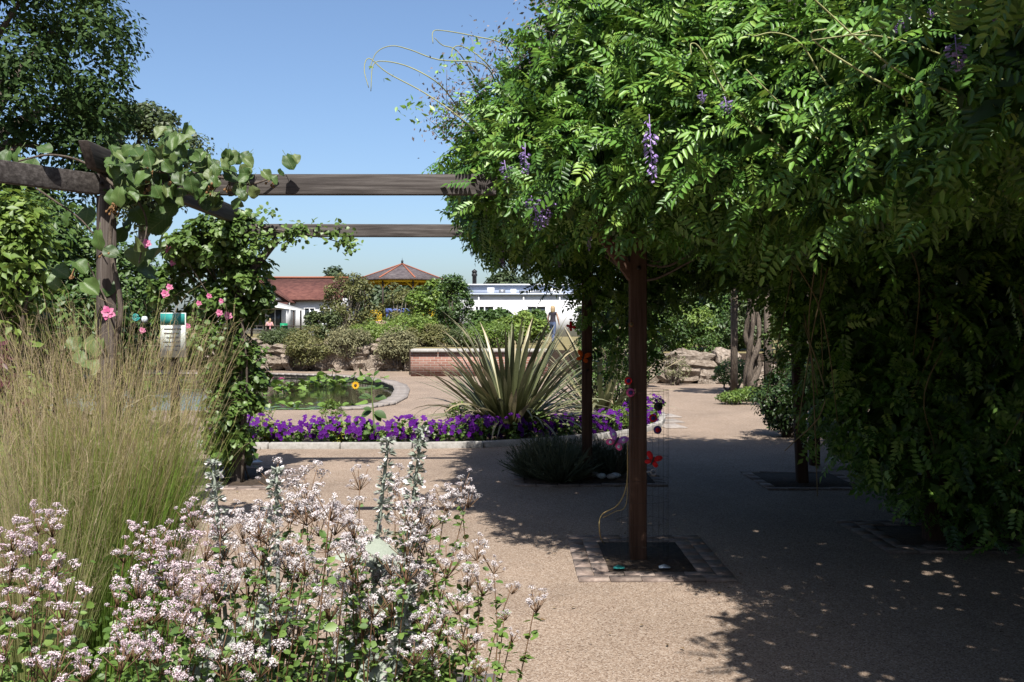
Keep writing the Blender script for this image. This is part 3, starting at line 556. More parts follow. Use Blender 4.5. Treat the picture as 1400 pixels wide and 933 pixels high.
# brick edged planting squares at the foot of the posts
bm_, _ = MB().box((0, 0, .003), (.207, .1, .02)).mesh('brick', M['paver'], origin=A([0, 0, 0]))
def square(label, x0, x1, y0, y1, wdt=2):
    root = thing('brick_edging', label, 'brick edging', ((x0+x1)/2, (y0+y1)/2, 0), 'brick edged squares round the pergola posts')
    MB().box(((x0+x1)/2, (y0+y1)/2, .002), (x1-x0-.2*wdt+.02, y1-y0-.2*wdt+.02, .014)).build('soil', M['soil'], root)
    for k in range(wdt):
        o = k*.105+.05
        for (ax, a0, a1, f0, f1) in (('x', x0+k*.105, x1-k*.105, y0+o, y1-o), ('y', y0+k*.105+.1, y1-k*.105-.1, x0+o, x1-o)):
            nb = max(1, round((a1-a0)/.213)); st = (a1-a0)/nb
            for j in range(nb):
                for f in (f0, f1):
                    c_ = a0+st*(j+.5); pos = (c_, f) if ax == 'x' else (f, c_)
                    place('brick', bm_, Matrix.Translation((*pos, random.uniform(-.004, .003))) @ Matrix.Rotation((0 if ax == 'x' else math.pi/2)+random.uniform(-.02, .02), 4, 'Z') @ Matrix.Diagonal((st/.213, 1, 1, 1)), root)
    return root
square('worn brick square of dark soil around the brown post with the wire trellis', .4, 1.36, 5.64, 6.85)
square('brick square holding the low lavender around the inner brown post', .02, 1.5, 9.0, 10.25, 1)
square('shaded brick square around the right hand brown post under the wisteria', 2.55, 3.6, 6.35, 7.4)
square('shaded brick square under the leaning post', 2.4, 3.4, 8.8, 9.9, 1)
square('worn brick square at the foot of the rose covered post', -3.5, -2.15, 8.8, 10.3)
# ------------------------------------------------------------------ wisteria
def comp_leaf(OVATE=OVATE):
    V, T, R = [], [], []; n = 0
    def lf(o, d, nn, s, r):
        nonlocal n
        v, t, _ = scatter(OVATE, [o], A([d], float), A([nn], float), [s]); V.append(v*1.); T.append(t+n); m = len(OVATE[0]); R.append(np.full(m, r)); n += m
    for k in range(5):
        y = .2+.155*k; z = -.3*y*y
        for s in (-1, 1): lf((s*.01, y, z), (s*.9, .42, -.22-.2*random.random()), (s*-.2, .1, 1), .36-.02*k, random.random()*.3)
    lf((0, .95, -.27), (0, 1, -.55), (0, .3, 1), .36, .2)
    V.append(A([(-.008, 0, 0), (.008, 0, 0), (0, .95, -.27)])); T.append(A([(0, 1, 2)])+n); R.append(np.full(3, .3))
    return np.concatenate(V), np.concatenate(T), np.concatenate(R)
CV, CT, CR = comp_leaf(); DV, DT, DR = comp_leaf(LEAF)
def lin(x, xs, ys): return np.interp(x, xs, ys)
FX, FY = [-.42, -.3, .08, .4, 1.2, 1.6, 1.9, 2.2, 7], [7.2, 6.3, 5.45, 4.95, 4.05, 3.4, 2.5, 1.7, 1.5]
def bump(p): return .13*np.sin(p[:, 0]*4.1+p[:, 2]*3)*np.sin(p[:, 1]*3.7+1)+.1*np.sin(p[:, 0]*8.3+2)*np.sin(p[:, 2]*7.1+p[:, 1]*6.4)
def wdepth(p):
    x, y, z = p.T; b = bump(p); fr = y-lin(x, FX, FY)-np.maximum(z-2.45, 0)*.42-np.maximum(2.45-z, 0)*.95
    lip = lin(x, [-.6, 0, .4, .9, 1.2, 1.7, 2.1, 3], [2.42, 2.3, 2.2, 2.12, 2.02, 2., 2.3, 2.5]); bot = np.where(fr < .8, lip, 2.32)+b*.5
    top = lin(x, [-.42, -.25, .08, .32, 1, 7], [2.85, 3.05, 3.28, 3.55, 3.72, 3.75])+.5*b
    d = np.minimum.reduce([fr*.75+b, 10.3-y+b, x+.42+b*.6-np.maximum(2.75-z, 0)*.45, 5.2-x, top-z, z-bot])
    xl = lin(z, [.15, .32, .66, 1.37, 2., 2.6], [3.1, 2.85, 2.35, 2.12, 1.86, 1.5])
    dc = np.minimum.reduce([x-xl-.06+b*.6, y-6.05-(x-2.4)*.1+b, 7.7-y+b, z-.12-b*.3, 2.7-z, 5.2-x])
    e1 = (1-np.linalg.norm((p-A([1.1, 9.3, 2.4]))/A([.88, .55, .75]), axis=1))*.6+b*.6
    e2 = (1-np.linalg.norm((p-A([1.5, 9.6, 2.35]))/A([1.5, .6, .5]), axis=1))*.5+b*.5
    e1 = np.maximum(e1, (1-np.linalg.norm((p-A([1.12, 9.65, 1.75]))/A([.42, .35, .8]), axis=1))*.4+b*.5)
    zb = 1.56+.372*y; nb = np.minimum.reduce([x-.98-.1*(y-1.2)+b*.8, y+1.2, 3.0-y, z-zb, zb+.6-z, 5.2-x])  # nb: canopy slab above the view, carried back to deepen the shade
    return np.maximum.reduce([d, dc, e1, e2, nb])
def shell(n, lo, hi):
    out, dd = [], []; tot = 0
    while tot < n:
        p = rng.uniform([-.8, -1.3, .05], [5.2, 10.7, 4.1], (120000, 3)); d = wdepth(p); k = (d > lo) & (d < hi); out.append(p[k]); dd.append(d[k]); tot += k.sum()
    return np.concatenate(out)[:n], np.concatenate(dd)[:n]
def wnormal(p):
    e = .05; g = np.stack([wdepth(p+A(v))-wdepth(p-A(v)) for v in ((e, 0, 0), (0, e, 0), (0, 0, e))], 1); return -nrm(g+1e-6)
ws = thing('wisteria', 'great wisteria canopy with hanging lilac racemes covering the right of the pergola', 'climbing plant', (3.1, 6.9, 0))
p, d = shell(62000, -.02, .28); o = wnormal(p)
px = 700+F*p[:, 0]/p[:, 1]; py = HZ-F*(p[:, 2]-CAMZ)/p[:, 1]; vis = (px > 540) & (px < 1440) & (py > -60) & (py < 800)
keep = (vis & ((o[:, 1] < .45) | (py > 280)) & ((py < 370) | (rng.random(len(p)) < .5))) | (rng.random(len(p)) < .07); p, o, px, py, d = p[keep], o[keep], px[keep], py[keep], d[keep]; k = len(p)
p = p+o*rng.uniform(0, .1, (k, 1)); rd = o*.5+rng.normal(size=(k, 3))*.62+A([0, -.1, -.12]); nn = nrm(o*.55+A([0, -.15, .75])+rng.normal(size=(k, 3))*.42)
sz = .155*rng.uniform(.6, 1.35, k)
rank = np.where((px > 590) & (px < 1400) & (py > 0) & (py < 345) & (o[:, 1] < .1) & (d < .1), np.linalg.norm(p-A([0, 0, CAMZ]), axis=1)/sz, 1e9); near = np.argsort(rank)[:300]; rest = np.setdiff1d(np.arange(k), near)
mb = MB(); fine = (py[rest] < 300) & (p[rest, 1] < 5.4)      # finer leaflets where the leaves show large
for sel, (LV, LT, LR) in ((rest[fine], (CV, CT, CR)), (rest[~fine], (DV, DT, DR))):
    V, T, _ = scatter((LV, LT), p[sel], rd[sel], nn[sel], sz[sel]); mb.add(V, T, np.clip(np.repeat(rng.random(len(sel))*.85, len(LV))+np.tile(LR, len(sel)), 0, 1))
# larger inner leaves that make the mass dense
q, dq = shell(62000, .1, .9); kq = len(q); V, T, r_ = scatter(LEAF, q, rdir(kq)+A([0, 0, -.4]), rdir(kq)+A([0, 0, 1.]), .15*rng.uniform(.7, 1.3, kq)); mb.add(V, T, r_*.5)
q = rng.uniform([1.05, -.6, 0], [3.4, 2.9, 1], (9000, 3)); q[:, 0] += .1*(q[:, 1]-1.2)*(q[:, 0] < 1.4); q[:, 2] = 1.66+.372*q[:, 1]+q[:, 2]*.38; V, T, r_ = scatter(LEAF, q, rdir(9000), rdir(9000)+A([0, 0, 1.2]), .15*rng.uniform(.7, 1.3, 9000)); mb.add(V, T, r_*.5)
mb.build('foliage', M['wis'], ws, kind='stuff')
mbl = MB(); mbl.add(CV, CT, np.clip(CR+.35, 0, 1)); lme, _ = mbl.mesh('leaf', M['wis'], origin=A([0, 0, 0]))
for i in near: place('leaf', lme, frame(p[i], rd[i], nn[i], sz[i]), ws)
# stems: twisted trunk on the right post, branches below the roof
mb = MB()
for ph in (0, 2.1, 4.2): mb.tube([(3.12+.07*math.cos(ph+z*4)+.02, 6.86+.07*math.sin(ph+z*4), z) for z in np.linspace(-.05, 2.5, 22)], np.linspace(.05, .03, 22), 6)
mb.build('trunk', M['bark'], ws, smooth=True)
for k in range(26):
    a = A([rng.uniform(.7, 3.2), rng.uniform(5.8, 9.4), rng.uniform(2.1, 2.5)]); L_ = rng.uniform(.6, 1.5); an = rng.uniform(0, 6.3); b = a+A([math.cos(an), math.sin(an), rng.uniform(-.15, .15)])*L_; b[0] = max(b[0], .3)
    MB().tube(smooth_path([a, (a+b)/2+rng.normal(size=3)*.12, b], 4), np.linspace(.016, .008, 9), 5).build('branch', M['bark'], ws)
for k in range(14):
    a = A([rng.uniform(1.7, 3.4), rng.uniform(5.8, 6.3), rng.uniform(1.5, 2.3)]); MB().tube(smooth_path([a, a+rng.normal(size=3)*.1-A([0, 0, .4]), a+rng.normal(size=3)*.15-A([0, 0, 1.])], 4), np.linspace(.006, .003, 9), 4).build('branch', M['twig'], ws)
# long whippy tendrils
tend = [([(640, 170), (585, 130), (530, 100), (505, 80), (498, 95), (504, 120)], 6.2), ([(660, 88), (600, 82), (560, 68), (535, 63), (515, 72), (505, 95)], 6.2), ([(600, 115), (560, 92), (525, 84), (510, 90), (507, 125)], 6.1), ([(690, 62), (650, 50), (605, 42), (592, 44), (592, 60)], 6.4), ([(668, 90), (645, 70), (625, 63), (618, 75), (635, 105)], 6.3), ([(625, 70), (605, 62), (594, 52)], 6.3), ([(730, 50), (705, 52), (690, 50)], 6.2),
        ([(1080, 215), (1040, 180), (1000, 140), (960, 70), (945, 60), (945, 75)], 4.6), ([(1185, 180), (1130, 115), (1095, 60), (1060, 45), (1030, 50)], 4.3), ([(1380, 120), (1310, 85), (1240, 58), (1180, 48), (1110, 55)], 3.9), ([(1310, 135), (1240, 105), (1180, 60), (1125, 10), (1105, -8)], 3.9), ([(1400, 20), (1300, 16), (1220, 35), (1150, 50)], 3.8), ([(1240, 140), (1180, 100), (1120, 62), (1110, 45), (1130, 40)], 4.0), ([(1150, 210), (1110, 185), (1065, 140), (1020, 95)], 4.4)]
for pts, Y in tend:
    pts = [P(a, b, Y-(.35 if Y < 5 else 0)-.1*i/len(pts)) for i, (a, b) in enumerate(pts)]; pts.insert(0, pts[0]+A([.1, .45, -.05]))
    MB().tube(smooth_path(pts, 5), np.linspace(.005, .0026, 5*(len(pts)-1)+1), 5).build('tendril', M['tendril'], ws, smooth=True)
# sparse young leaves along the whips over the sky, and dry seedy tufts
mb = MB(); dr = MB()
for (a, b, Y, n_) in ((520, 95, 6.15, 4), (560, 150, 6.1, 12), (575, 145, 6.1, 14), (595, 155, 6.1, 18), (600, 80, 6.2, 6), (640, 80, 6.2, 14), (620, 95, 6.2, 12), (665, 60, 6.3, 10)):
    c_ = P(a, b, Y); pp_ = c_+rng.normal(size=(n_, 3))*.05; V, T, r_ = scatter(LEAF, pp_, rdir(n_), rdir(n_)+A([0, -.5, .5]), .05*rng.uniform(.6, 1.2, n_)); mb.add(V, T, r_*.4+.5)
for (a, b, Y, n_, s_) in ((605, 165, 6.3, 160, .09), (615, 125, 6.3, 140, .09), (680, 70, 6.35, 160, .1), (655, 95, 6.3, 90, .1), (745, 60, 5.9, 260, .1), (760, 20, 5.8, 260, .13), (735, 90, 5.9, 90, .07), (1120, 12, 4.3, 200, .1)):
    c_ = P(a, b, Y); pp_ = c_+rng.normal(size=(n_, 3))*s_; V, T, r_ = scatter(LEAF, pp_, rdir(n_), rdir(n_), .032*rng.uniform(.6, 1.2, n_)); dr.add(V, T, r_)
    for j in range(7): dr.tube([c_+rng.normal(size=3)*.02-A([0, -.05, .1]), c_+rng.normal(size=3)*s_], .002, 3)
mb.build('young_leaves', M['wis'], ws, kind='stuff'); dr.build('dry_seed_sprays', M['dry'], ws, kind='stuff')
# lilac racemes
fm = MB(); kf = 70; t = rng.random(kf)**.8; an = rng.random(kf)*6.283; rr = .16*(1-t*.75)
V, T, r_ = scatter(ROUND, np.stack([rr*np.cos(an), rr*np.sin(an), -t], 1), np.stack([np.cos(an), np.sin(an), -.4+0*t], 1), np.stack([0*t, 0*t, 1+0*t], 1)+rdir(kf)*.5, .15*(1-t*.45)); fm.add(V, T, r_); fm.tube([(0, 0, .1), (0, 0, -.95)], .012, 4)
fme, _ = fm.mesh('flower_raceme', M['wisflower'], origin=A([0, 0, 0]))
for a, b, Y, h, wd in ((725, 262, 5.6, 50, 1), (754, 264, 5.5, 44, 1), (690, 222, 5.6, 26, 1.5), (718, 200, 5.6, 40, .9), (888, 165, 4.55, 78, .6), (960, 126, 4.5, 14, 2), (991, 134, 4.4, 20, 2), (1306, 52, 3.55, 40, 1.6), (1236, 20, 3.7, 20, 1.8), (1272, 14, 3.6, 12, 2.4), (1366, 10, 3.4, 22, 2), (1225, 28, 3.7, 16, 1.8), (771, 325, 8.6, 40, .6), (684, 322, 8.9, 22, 1.2), (684, 350, 8.9, 16, 1.4), (806, 300, 6.0, 40, .5), (940, 408, 9.9, 14, 1.4)):
    s = h/F*Y; c_ = P(a, b, Y); c_ = P(a, b, Y-.33 if Y < 6.5 else Y-.1); place('flower_raceme', fme, Matrix.Translation(c_) @ Matrix.Rotation(random.uniform(-.25, .25), 4, 'Y') @ Matrix.Diagonal((s*wd, s*wd, s, 1)), ws)
# dense, mostly hidden hedge added on the right to block side light
def hedge(name, label, lo, hi, n, mat, size, group=None):
    lo, hi = A(lo, float), A(hi, float); root = thing(name, label, 'hedge', ((lo[0]+hi[0])/2, (lo[1]+hi[1])/2, lo[2]), group); mb = MB()
    p = rng.uniform(lo, hi, (n, 3)); f = rng.integers(0, 5, n); dep = rng.random(n)*.5
    for i, (ax, sd_) in enumerate(((0, 0), (0, 1), (1, 0), (1, 1), (2, 1))): k = f == i; p[k, ax] = (lo[ax]+dep[k]) if sd_ == 0 else (hi[ax]-dep[k])
    o = nrm(p-(lo+hi)/2); p += bump(p)[:, None]*o*1.5; V, T, r = scatter(LEAF, p, rdir(n)+A([0, 0, -.3]), nrm(o+rdir(n)*.6+A([0, 0, .5])), size*rng.uniform(.7, 1.3, n)); mb.add(V, T, r); mb.build('foliage', M[mat], root)
    tb = MB()
    for j in range(10):
        x, y = rng.uniform(lo[:2]+.3, hi[:2]-.3); tb.tube([(x, y, lo[2]-.05), (x+rng.normal()*.1, y+rng.normal()*.1, (lo[2]+hi[2])/2), (x+rng.normal()*.2, y+rng.normal()*.2, hi[2]-.3)], [.05, .035, .015], 5)
    tb.build('stems', M['bark'], root); return root
hedge('light_block_hedge', 'dense dark hedge added behind the hanging wisteria to block side light', (4.4, -4, 0), (6.2, 12.5, 3.6), 24000, 'darkhedge', .19)
# ------------------------------------------------------------------ far pergola posts with twisted vine, bushes by the path
fp = thing('far_pergola', 'grey far pergola posts with a top beam beside the twisted vine trunk', 'pergola', (5.2, 20.3, 0))
for x, y in ((4.9, 20.7), (5.42, 19.9), (6.6, 20.9)): MB().box((x, y, 1.2), (.13, .13, 2.5)).build('post', M['bark'], fp)
MB().bar((4.6, 21, 2.5), (5.9, 20, 2.5), .08, .16).build('beam', M['grey_x'], fp)
vt = thing('twisted_vine', 'old twisted vine trunk winding up between two grey posts', 'climbing plant', (5.1, 20.2, 0)); mb = MB()
for j, ph in enumerate((0, 1.4, 2.9, 4.3)): mb.tube([(5.12+(.12+.07*math.sin(z*2.3+j*2))*math.cos(ph+z*(1.7+.35*j)+.4*math.sin(z*5+j)), 20.1+.12*math.sin(ph+z*(1.7+.35*j)), z) for z in np.linspace(-.05, 2.6, 34)], np.linspace(.07, .03, 34)*(1+.25*np.sin(np.arange(34)*.9+j)), 6)
mb.build('trunk', M['bark'], vt, smooth=True); mb = MB()
crown(mb, (5.3, 20.3, 3.0), (1.5, 1., .75), 5200, 34, .36, .13); mb.build('foliage', M['hedge'], vt)
def sh2(lab, px, py, rx, h, n, mat, size, tp=LEAF, name='path_shrub', rcl=None): g = G(px, py); return shrub(name, lab, g[0], g[1], rx, h, n, mat, size, 30, tp, 0., 'shrubs along the shaded path', 8, rcl=rcl or rx*.32)
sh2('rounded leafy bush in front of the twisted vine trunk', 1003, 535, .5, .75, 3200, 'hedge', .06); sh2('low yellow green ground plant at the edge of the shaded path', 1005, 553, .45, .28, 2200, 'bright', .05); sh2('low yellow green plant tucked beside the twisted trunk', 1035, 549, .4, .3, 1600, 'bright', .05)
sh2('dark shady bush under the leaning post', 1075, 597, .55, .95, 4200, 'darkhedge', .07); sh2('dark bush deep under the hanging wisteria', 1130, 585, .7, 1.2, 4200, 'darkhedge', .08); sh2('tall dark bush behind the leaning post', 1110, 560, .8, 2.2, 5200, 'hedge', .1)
sh2('dark bushy shrub beside the inner post beyond the path', 835, 572, .6, 1.5, 3600, 'hedge', .07); sh2('dark small tree foliage behind the lavender', 822, 560, .5, 2.1, 2600, 'hedge', .07)
sh2('thin grey green shrub standing before the far rock wall', 922, 527, .45, .8, 900, 'santolina', .06); sh2('dark shrub at the left of the far rock wall', 880, 530, .55, 1.1, 2400, 'hedge', .08); sh2('leafy shrub between far rock wall and grey post', 968, 522, .55, 1.3, 2400, 'hedge', .08)
# lavender round the inner post
for k, (px, py, rx, h) in enumerate(((735, 655, .26, .4), (765, 660, .3, .42), (800, 648, .28, .38), (838, 650, .25, .36), (748, 640, .25, .38))):
    g = G(px, py); root = thing('lavender', 'low dark grey green lavender mound in the brick square at the inner post', 'plant', tuple(g), 'lavender around the inner post'); n_ = 420
    an = rng.random(n_)*6.283; el = rng.uniform(.35, 1.5, n_); dd = np.stack([np.cos(an)*np.cos(el), np.sin(an)*np.cos(el), np.sin(el)], 1); mb = MB(); st = g+np.stack([np.cos(an), np.sin(an), 0*an], 1)*rng.random((n_, 1))*.1
    V, T, r_ = scatter(NARROW, st, dd, rdir(n_), h*rng.uniform(.6, 1.15, n_)); V_ = V.reshape(-1, 5, 3); c0 = V_[:, :1]; ax = V_[:, 4:]-c0; tt = ((V_-c0)*ax).sum(-1, keepdims=True)/(ax*ax).sum(-1, keepdims=True); V_ = c0+ax*tt+((V_-c0)-ax*tt)*.18; mb.add(V_.reshape(-1, 3), T, r_)
    m2 = 700; ii = rng.integers(0, n_, m2); tt = rng.uniform(.2, .95, m2); V, T, r_ = scatter(NARROW, st[ii]+dd[ii]*(h*tt)[:, None], dd[ii]+rdir(m2)*.8, rdir(m2), .05); mb.add(V, T, r_); mb.build('foliage', M['lav'], root)
# ------------------------------------------------------------------ kiwi vine on the left post
kw = thing('kiwi_vine', 'kiwi vine with large round leaves and brown fruit stalks twining over the left post', 'climbing plant', (-2.75, 6.1, 0))
heart = lambda t: .5*(math.sin(math.pi*min(1, t*.93+.06))**.62)*(1 if t < .97 else .3)
kmes = []
for k in range(4):
    V, T = leaf_grid(10, heart, (.15, .5, .05, .75)[k], (.1, .3, .45, .2)[k], 7, .15); V[:7, 1] += A([-.1, -.09, -.05, 0, -.05, -.09, -.1]); V[:, 2] += .05*np.sin(V[:, 0]*9+k*2)*V[:, 1]; mb = MB().add(V, T, .12+.24*k); mb.tube([(0, 0, 0), (0, -.25, -.06), (0, -.5, -.02)], .018, 4, .9); kmes.append(mb.mesh('leaf', M['kiwi'], True, A([0, 0, 0]))[0])
spots = [(20, 212, 26), (42, 232, 30), (8, 215, 22), (62, 204, 24), (98, 238, 24), (112, 246, 22), (30, 222, 22), (118, 296, 32), (132, 328, 30), (124, 394, 30), (146, 392, 32), (110, 364, 26), (84, 372, 26), (74, 384, 24), (102, 470, 26), (131, 474, 34), (122, 498, 30), (136, 506, 30), (108, 488, 22),
         (364, 240, 18), (396, 222, 24), (346, 264, 20), (374, 246, 16), (332, 268, 16), (384, 236, 14), (404, 218, 16), (188, 290, 36), (216, 306, 40), (226, 290, 34), (186, 352, 34), (202, 372, 38), (194, 334, 28), (210, 352, 34), (166, 262, 28), (236, 282, 30), (176, 306, 30), (250, 262, 24), (164, 288, 28), (206, 268, 32), (218, 326, 34), (165, 322, 24), (92, 300, 22), (150, 344, 24)]
for k in range(165):
    u = rng.random(); a = 150+190*u**1.1; spots.append((a, rng.uniform(203, 272)-(18 if 205 < a < 262 else 0)*rng.random()+12*u, rng.uniform(19, 30)*(1-.22*u)))
for k in range(10): spots.append((rng.uniform(212, 262), rng.uniform(178, 205), rng.uniform(17, 24)))
stem_ends = []
for k, (a, b, s) in enumerate(spots):
    Y = 6.02+rng.uniform(-.22, .2)+(.12 if b > 280 else 0); c_ = P(a, b, Y); sz_ = s/F*Y*.86
    d_ = nrm(A([rng.normal()*.6, -.25+rng.normal()*.2, -.55+rng.normal()*.45])); n_ = nrm(A([rng.normal()*.4, -.75+rng.normal()*.35, .75+rng.normal()*.3])); c_ = c_-d_*sz_*.5
    place('leaf', kmes[rng.integers(4)], frame(c_, d_, n_, sz_), kw); stem_ends.append(c_)
for pts, r0 in (([(150, 640), (152, 520), (165, 420), (150, 330), (165, 262), (180, 240)], .022), ([(165, 262), (120, 225), (70, 212), (20, 222)], .011), ([(180, 240), (230, 235), (290, 240), (340, 252), (380, 240)], .012), ([(50, 258), (75, 275), (110, 300), (140, 335)], .008), ([(170, 250), (200, 300), (190, 360)], .008), ([(170, 262), (215, 225), (235, 195)], .008), ([(150, 420), (130, 380), (120, 360)], .006), ([(150, 500), (135, 470), (128, 460)], .006)):
    pts = [P(a, b, 6.08+.03*math.sin(i*2)) for i, (a, b) in enumerate(pts)]
    if r0 > .02: pts[0] = A([pts[1][0], pts[1][1], -.03])
    MB().tube(smooth_path(pts, 5), np.linspace(r0, r0*.5, 5*(len(pts)-1)+1), 6).build('stem', M['bark'], kw, smooth=True)
for a, b in ((198, 236), (205, 240), (240, 240), (236, 246), (290, 250), (288, 258), (312, 255), (372, 250), (158, 276), (152, 284), (160, 288), (145, 345), (96, 376), (202, 256)):
    c_ = P(a, b, 5.93); mb = MB()
    for j in range(5): e = c_+rng.normal(size=3)*A([.016, .015, .014])-A([0, 0, .02]); mb.tube([c_+A([0, .05, .04]), e], .003, 4); v, t = lathe([(0, -.01), (.007, -.006), (.008, 0), (.006, .007), (0, .01)], 6, e); mb.add(v, t)
    mb.build('fruit_cluster', M['fruit'], kw)
# ------------------------------------------------------------------ rose and creeper on the inner left post
rs = thing('climbing_rose', 'leafy climbing rose with small pink flowers smothering the inner left post', 'climbing plant', (-2.75, 9.45, 0)); mb = MB(); ends = []
for px, py, rx, rz, n_ in ((280, 335, 62, 42, 2600), (325, 318, 30, 30, 1100), (255, 400, 55, 60, 2400), (330, 400, 46, 60, 2600), (300, 470, 50, 60, 2400), (330, 520, 42, 60, 2400), (310, 580, 38, 55, 1900), (325, 615, 25, 30, 700)):
    c_ = P(px, py, 9.3+rng.uniform(-.2, .2)); ends += list(crown(mb, c_, A([rx, 45, rz])/F*9.4, n_, 20, .15, .062, ROUND, zmin=.03))
for k in range(34):   # loose sprays on the inner beam and sticking out
    a, b = (rng.uniform(365, 485), 0) if k < 22 else (rng.uniform(325, 372), rng.uniform(285, 350)); b = b or 312+(a-365)*.13+rng.uniform(-12, 22)*(1 if a > 375 else 1.5); c_ = P(a, b, 9.05); n_ = 13; pp_ = c_+rng.normal(size=(n_, 3))*.045
    V, T, r_ = scatter(ROUND, pp_, rdir(n_)+A([0, -.2, -.4]), rdir(n_)*.6+A([0, -.6, .7]), .055*rng.uniform(.7, 1.2, n_)); mb.add(V, T, r_*.5+.4)
mb.build('foliage', M['rose'], rs, kind='stuff'); tb = MB()
for e in A(ends)[rng.permutation(len(ends))[:34]]: s = A([-2.75+rng.normal()*.08, 9.4+rng.normal()*.06, max(0, e[2]-rng.uniform(.5, 1.4))-.02]); tb.tube(smooth_path([s, (s+e)/2+rng.normal(size=3)*.05, e], 3), np.linspace(.01, .003, 7), 4)
tb.tube(smooth_path([(-2.65, 9.2, 0), (-2.6, 9.2, 1.2), (-2.72, 9.15, 2.4), P(400, 318, 9.1), P(480, 335, 9.05)], 5), np.linspace(.016, .004, 21), 5); tb.build('stems', M['bark'], rs)
mb = MB()
for k in range(12): an = k*2.4; r0 = .2+.04*k; V, T, r_ = scatter(ROUND, [(.05*math.cos(an), .05*math.sin(an), .02*k)], [(math.cos(an), math.sin(an), .2)], [(0, 0, 1)], [.75-.035*k]); mb.add(V, T, r_)
rme, _ = mb.mesh('flower', M['pink'], origin=A([0, 0, 0]))
for a, b, s in ((201, 333, 13), (232, 343, 15), (226, 402, 12), (232, 393, 10), (236, 360, 9), (300, 428, 10), (312, 432, 12), (272, 415, 8), (286, 405, 8), (148, 428, 20), (303, 412, 8), (257, 446, 8), (195, 452, 9)):
    Y = 8.95 if a > 210 else 6.0; c_ = P(a, b, Y); place('flower', rme, frame(c_, (.3, .1, .9), (0, -1, .3), s/F*Y*.75), rs)
# hedge and bushes behind the left post
for k, (px, py, Y, rx, rz, n_, mat, sz_, lab) in enumerate(((40, 345, 12.5, 110, 85, 6500, 'hedge', .1, 'lit leafy bush behind the kiwi covered post'), (70, 440, 12, 120, 90, 7000, 'hedge', .1, 'dense glossy bush below the left beam'), (165, 420, 12.8, 70, 100, 5200, 'hedge', .09, 'bush between the kiwi post and the climbing rose'), (-60, 400, 10.5, 110, 130, 5200, 'hedge', .11, 'tall bush at the outer end of the left beam'), (15, 350, 9.8, 60, 95, 1900, 'bright', .12, 'bright broad leaved sapling under the left beam'))):
    c_ = P(px, py, Y); r = A([rx/F*Y, rx/F*Y*.7, rz/F*Y]); root = thing('garden_bush', lab, 'bush', (c_[0], Y, 0), 'bushes behind the left of the pergola'); mb = MB(); cc = crown(mb, c_, r, int(n_*1.5), 60, .34, sz_, zmin=.05)
    low = max(c_[2]-r[2], .1)
    if low > .15: crown(mb, (c_[0], Y, low*.6), (r[0]*.8, r[1]*.8, low*.7), n_//4, 20, .25, sz_, zmin=.03)
    mb.build('foliage', M[mat], root); tb = MB(); limbs(tb, (c_[0], Y, -.03), c_[2]*.8, .05, cc[:14]); tb.build('stems', M['bark'], root)
b_ = P(2, 446, 7.2); shrub('maroon_shrub', 'dark maroon leaved shrub at the left edge behind the grasses', b_[0]-.1, 7.2, .3, 1.75, 900, 'maroon', .08, 20, z0=0.)
# ------------------------------------------------------------------ kerbed flower bed
kp = A([G(270, 613.5), G(470, 613.5), G(640, 612.5), G(735, 607), G(800, 602), G(855, 596), G(893, 588), G(905, 577), G(903, 566)])[:, :2]
ks = smooth_path(np.c_[kp, np.zeros(len(kp))], 12)[:, :2]; sg = np.linalg.norm(np.diff(ks, axis=0), axis=1); cu = np.r_[0, np.cumsum(sg)]
def along(s): return A([np.interp(s, cu, ks[:, 0]), np.interp(s, cu, ks[:, 1])])
kb = thing('bed_kerb', 'curved row of pale concrete kerb stones along the purple flower bed', 'kerb', (*kp[2], 0)); s = 0
while s+.9 < cu[-1]:
    a, b = along(s+.004), along(s+.896); MB().bar((*a, .03), (*b, .03), .11, .09).build('kerb_stone', M['kerb'], kb, bevel=.012); s += .9
back = [tuple(p) for p in (A(ks[::8])+A([0, .08]))]; bk = [(2.35, 16.5), (1.7, 15.6), (.9, 14.6), (.0, 13.9), (-.8, 13.4), (-4.2, 13.2)]
tag(filled('flower_bed_soil', back+bk, None, .035, M['soil']), 'dark soil of the kerbed flower bed')
slab = thing('paving_slab', 'pale paving slabs at the far end of the flower bed kerb', 'paving', (2.6, 14.9, 0))
for k in range(3): q = G(908-2*k, 583-7*k); MB().box((q[0]+.1, q[1], .006), (.34, .6, .012), .15).build('slab', M['coping'], slab, bevel=.008)
